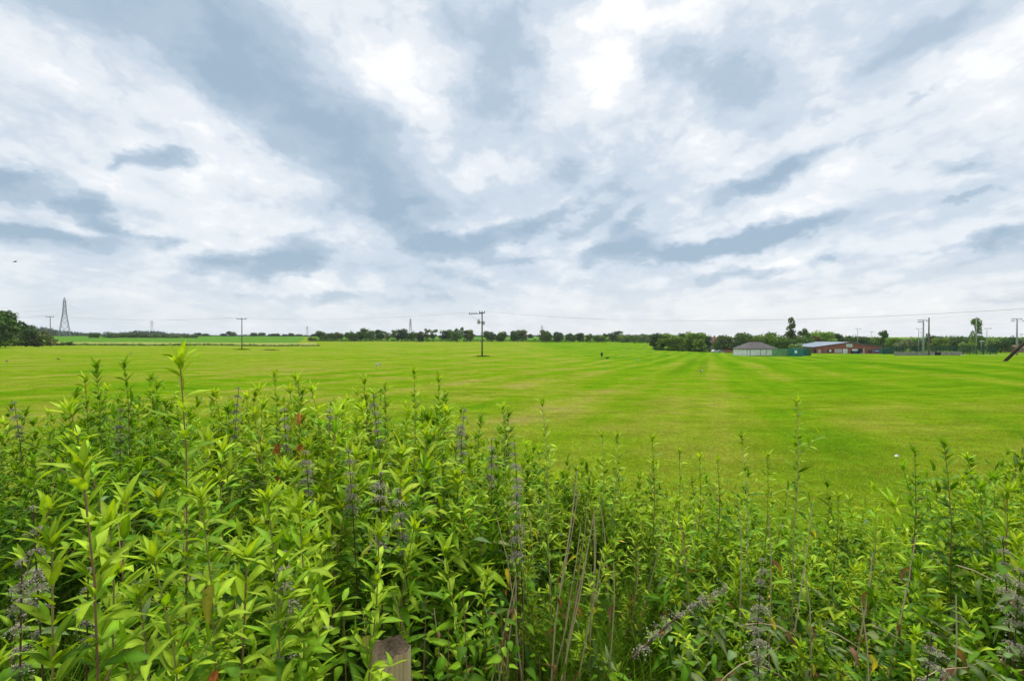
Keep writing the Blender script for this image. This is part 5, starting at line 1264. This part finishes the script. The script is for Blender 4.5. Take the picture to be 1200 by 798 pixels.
# tall grass
def long_grass():
    rs = np.random.RandomState(66); XY = []
    for (p0, p1, y0, y1, n) in ((590, 790, 2.15, 3.2, 6500), (610, 780, 2.0, 2.4, 1800), (540, 640, 1.9, 2.6, 900), (-80, 210, 1.4, 4.2, 4500), (760, 1000, 1.6, 3.2, 2600), (1000, 1240, 1.6, 3.2, 2200), (520, 1240, 3.0, 3.9, 3000), (110, 540, 2.2, 4.4, 1800)):
        px = rs.uniform(p0, p1, n); Y = rs.uniform(y0, y1, n); XY.append(np.stack([(px-600)/F*Y, Y], 1))
    xy = np.concatenate(XY); V, T, c = blades(len(xy), None, .80, .0085, rs, xy, 0, (.125, .255, .02), lean=.6, seg=5)
    o_ = link(bpy.data.objects.new('long_grass', np_mesh('long_grass', V, T, M['grass'], c))); tag(o_, 'long uncut grass blades between the stems', 'grass', kind='stuff')
    n = 9000; px = rs.uniform(-150, 1350, n); Y = np.array([back(p) for p in px])-.15+rs.gamma(1.3, .28, n); xy = np.stack([(px-600)/F*Y, Y], 1); V, T, c = blades(n, None, .30, .007, rs, xy, 0, (.15, .26, .02), lean=.7, seg=3)
    o_ = link(bpy.data.objects.new('rough_edge_grass', np_mesh('rough_edge_grass', V, T, M['grass'], c))); tag(o_, 'rough uncut grass fringe between the thicket and the mown field', 'grass', kind='stuff')
    n = 3600; px = np.where(rs.uniform(0, 1, n) < .65, rs.uniform(550, 770, n), rs.uniform(540, 1200, n)); Y = rs.uniform(1.75, 2.7, n); xy = np.stack([(px-600)/F*Y, Y], 1); V, T, c = blades(n, None, .6, .006, rs, xy, 0, (.48, .39, .21), lean=.9, seg=4)
    o_ = link(bpy.data.objects.new('dry_grass', np_mesh('dry_grass', V, T, M['grass'], c))); tag(o_, 'dry straw coloured grass on the dark ground of the gap', 'grass', kind='stuff')
long_grass()
# dark soil under the thicket
def soil():
    nu, nv = 90, 40; U, Vv = np.meshgrid(np.linspace(-300, 1500, nu), np.linspace(0, 1, nv)); Y = .25+Vv*4.5; X = (U-600)/F*np.maximum(Y, .9); Z = ground_z(X.ravel(), Y.ravel())+.02+.015*RS.randn(nu*nv)
    e = (np.arange(nu*nv)//nu == nv-1) | (np.arange(nu*nv) % nu == 0) | (np.arange(nu*nv) % nu == nu-1); Z[e] -= .08
    i, j = np.meshgrid(np.arange(nv-1), np.arange(nu-1), indexing='ij'); k = i*nu+j
    o_ = link(bpy.data.objects.new('bank_soil', np_mesh('bank_soil', np.stack([X.ravel(), Y.ravel(), Z], 1), np.stack([k, k+1, k+nu+1, k+nu], -1).reshape(-1, 4), M['soil'], smooth=True))); tag(o_, 'dark soil of the bank under the thicket', 'soil', kind='structure')
soil()

# the old wooden post
def post_mat(end):
    m, t, b = new_mat('old_post_end' if end else 'old_post_side'); tc = t.node('ShaderNodeTexCoord').outputs['Object']
    if end:
        f = t.noise(tc, 60, 5, .65); col = t.ramp(f, [(.25, (.05, .036, .022)), (.6, (.15, .11, .07)), (.85, (.26, .20, .13))])
    else:
        f = t.noise(t.vmath('MULTIPLY', tc, (1, 1, .045)), 95, 5, .6, .3); g = t.noise(t.vmath('MULTIPLY', tc, (1, 1, .15)), 14, 4, .6)
        col = t.ramp(t.math('MULTIPLY_ADD', g, .5, t.math('MULTIPLY', f, .6)), [(.3, (.14, .075, .035)), (.42, (.44, .27, .13)), (.58, (.62, .49, .29)), (.8, (.70, .60, .42))])
    t.l.new(col, b.inputs['Base Color']); b.inputs['Roughness'].default_value = .9; b.inputs['Specular IOR Level'].default_value = .1
    bp = t.node('ShaderNodeBump'); bp.inputs['Strength'].default_value = .9; bp.inputs['Distance'].default_value = .004; t.l.new(f, bp.inputs['Height']); t.l.new(bp.outputs[0], b.inputs['Normal']); return m
def post():
    Y = 1.58; x = wx(457, Y); g = gz(x, Y); top = wz(757, Y); H = top-g; t = empty('wooden_post', (x, Y, g), R(32)); tag(t, 'old square timber fence post in the lower middle of the thicket', 'post')
    m_ = MB(); a = .052; n = 6; ring = []
    for k in range(4):
        c0 = np.array([(-a, -a), (a, -a), (a, a), (-a, a)][k]); c1 = np.array([(a, -a), (a, a), (-a, a), (-a, -a)][k])
        for j in range(n): ring.append(c0+(c1-c0)*(j+.12)/n)
    rs = np.random.RandomState(3); vs = []; zl = [-.3, H*.5, H-.05, H-.006]; N = len(ring)
    for z in zl:
        for q in ring: vs.append((q[0]*(1+.012*rs.randn()), q[1]*(1+.012*rs.randn()), z+(.006*rs.randn() if z == zl[-1] else 0)))
    fs = [(i*N+k, i*N+(k+1) % N, (i+1)*N+(k+1) % N, (i+1)*N+k) for i in range(3) for k in range(N)]; m_.add(vs, fs); m_.build('shaft', post_mat(False), t)
    e = MB(); vs = [(q[0]*f*.995, q[1]*f*.995, H-.008+.012*(1-f)+.003*rs.randn()) for f in (1.0, .6, .25) for q in ring]+[(0, 0, H+.003)]
    fs = [(i*N+k, i*N+(k+1) % N, (i+1)*N+(k+1) % N, (i+1)*N+k) for i in range(2) for k in range(N)]+[(2*N+k, 2*N+(k+1) % N, 3*N) for k in range(N)]; e.add(vs, fs).build('end_grain', post_mat(True), t, True)
    o_ = MB().add([(.3, 0, 0)], []) if False else None
post()
print('leaf objects', PL, 'objects', len(bpy.data.objects))

# ------------------------------------------------------------------ the air: faint summer haze round the whole place
def haze():
    m = bpy.data.materials.new('summer_haze'); m.use_nodes = True; t = m.node_tree; t.nodes.clear()
    o = t.nodes.new('ShaderNodeOutputMaterial'); v = t.nodes.new('ShaderNodeVolumePrincipled')
    v.inputs['Color'].default_value = (.86, .92, 1.0, 1); v.inputs['Density'].default_value = .00008; v.inputs['Anisotropy'].default_value = .2
    t.links.new(v.outputs[0], o.inputs['Volume'])
    b = MB().box(-3050, 3050, -3050, 3050, -14, 90).build('haze', m); tag(b, 'faint pale haze in the air over the fields', 'haze', kind='stuff')
haze()
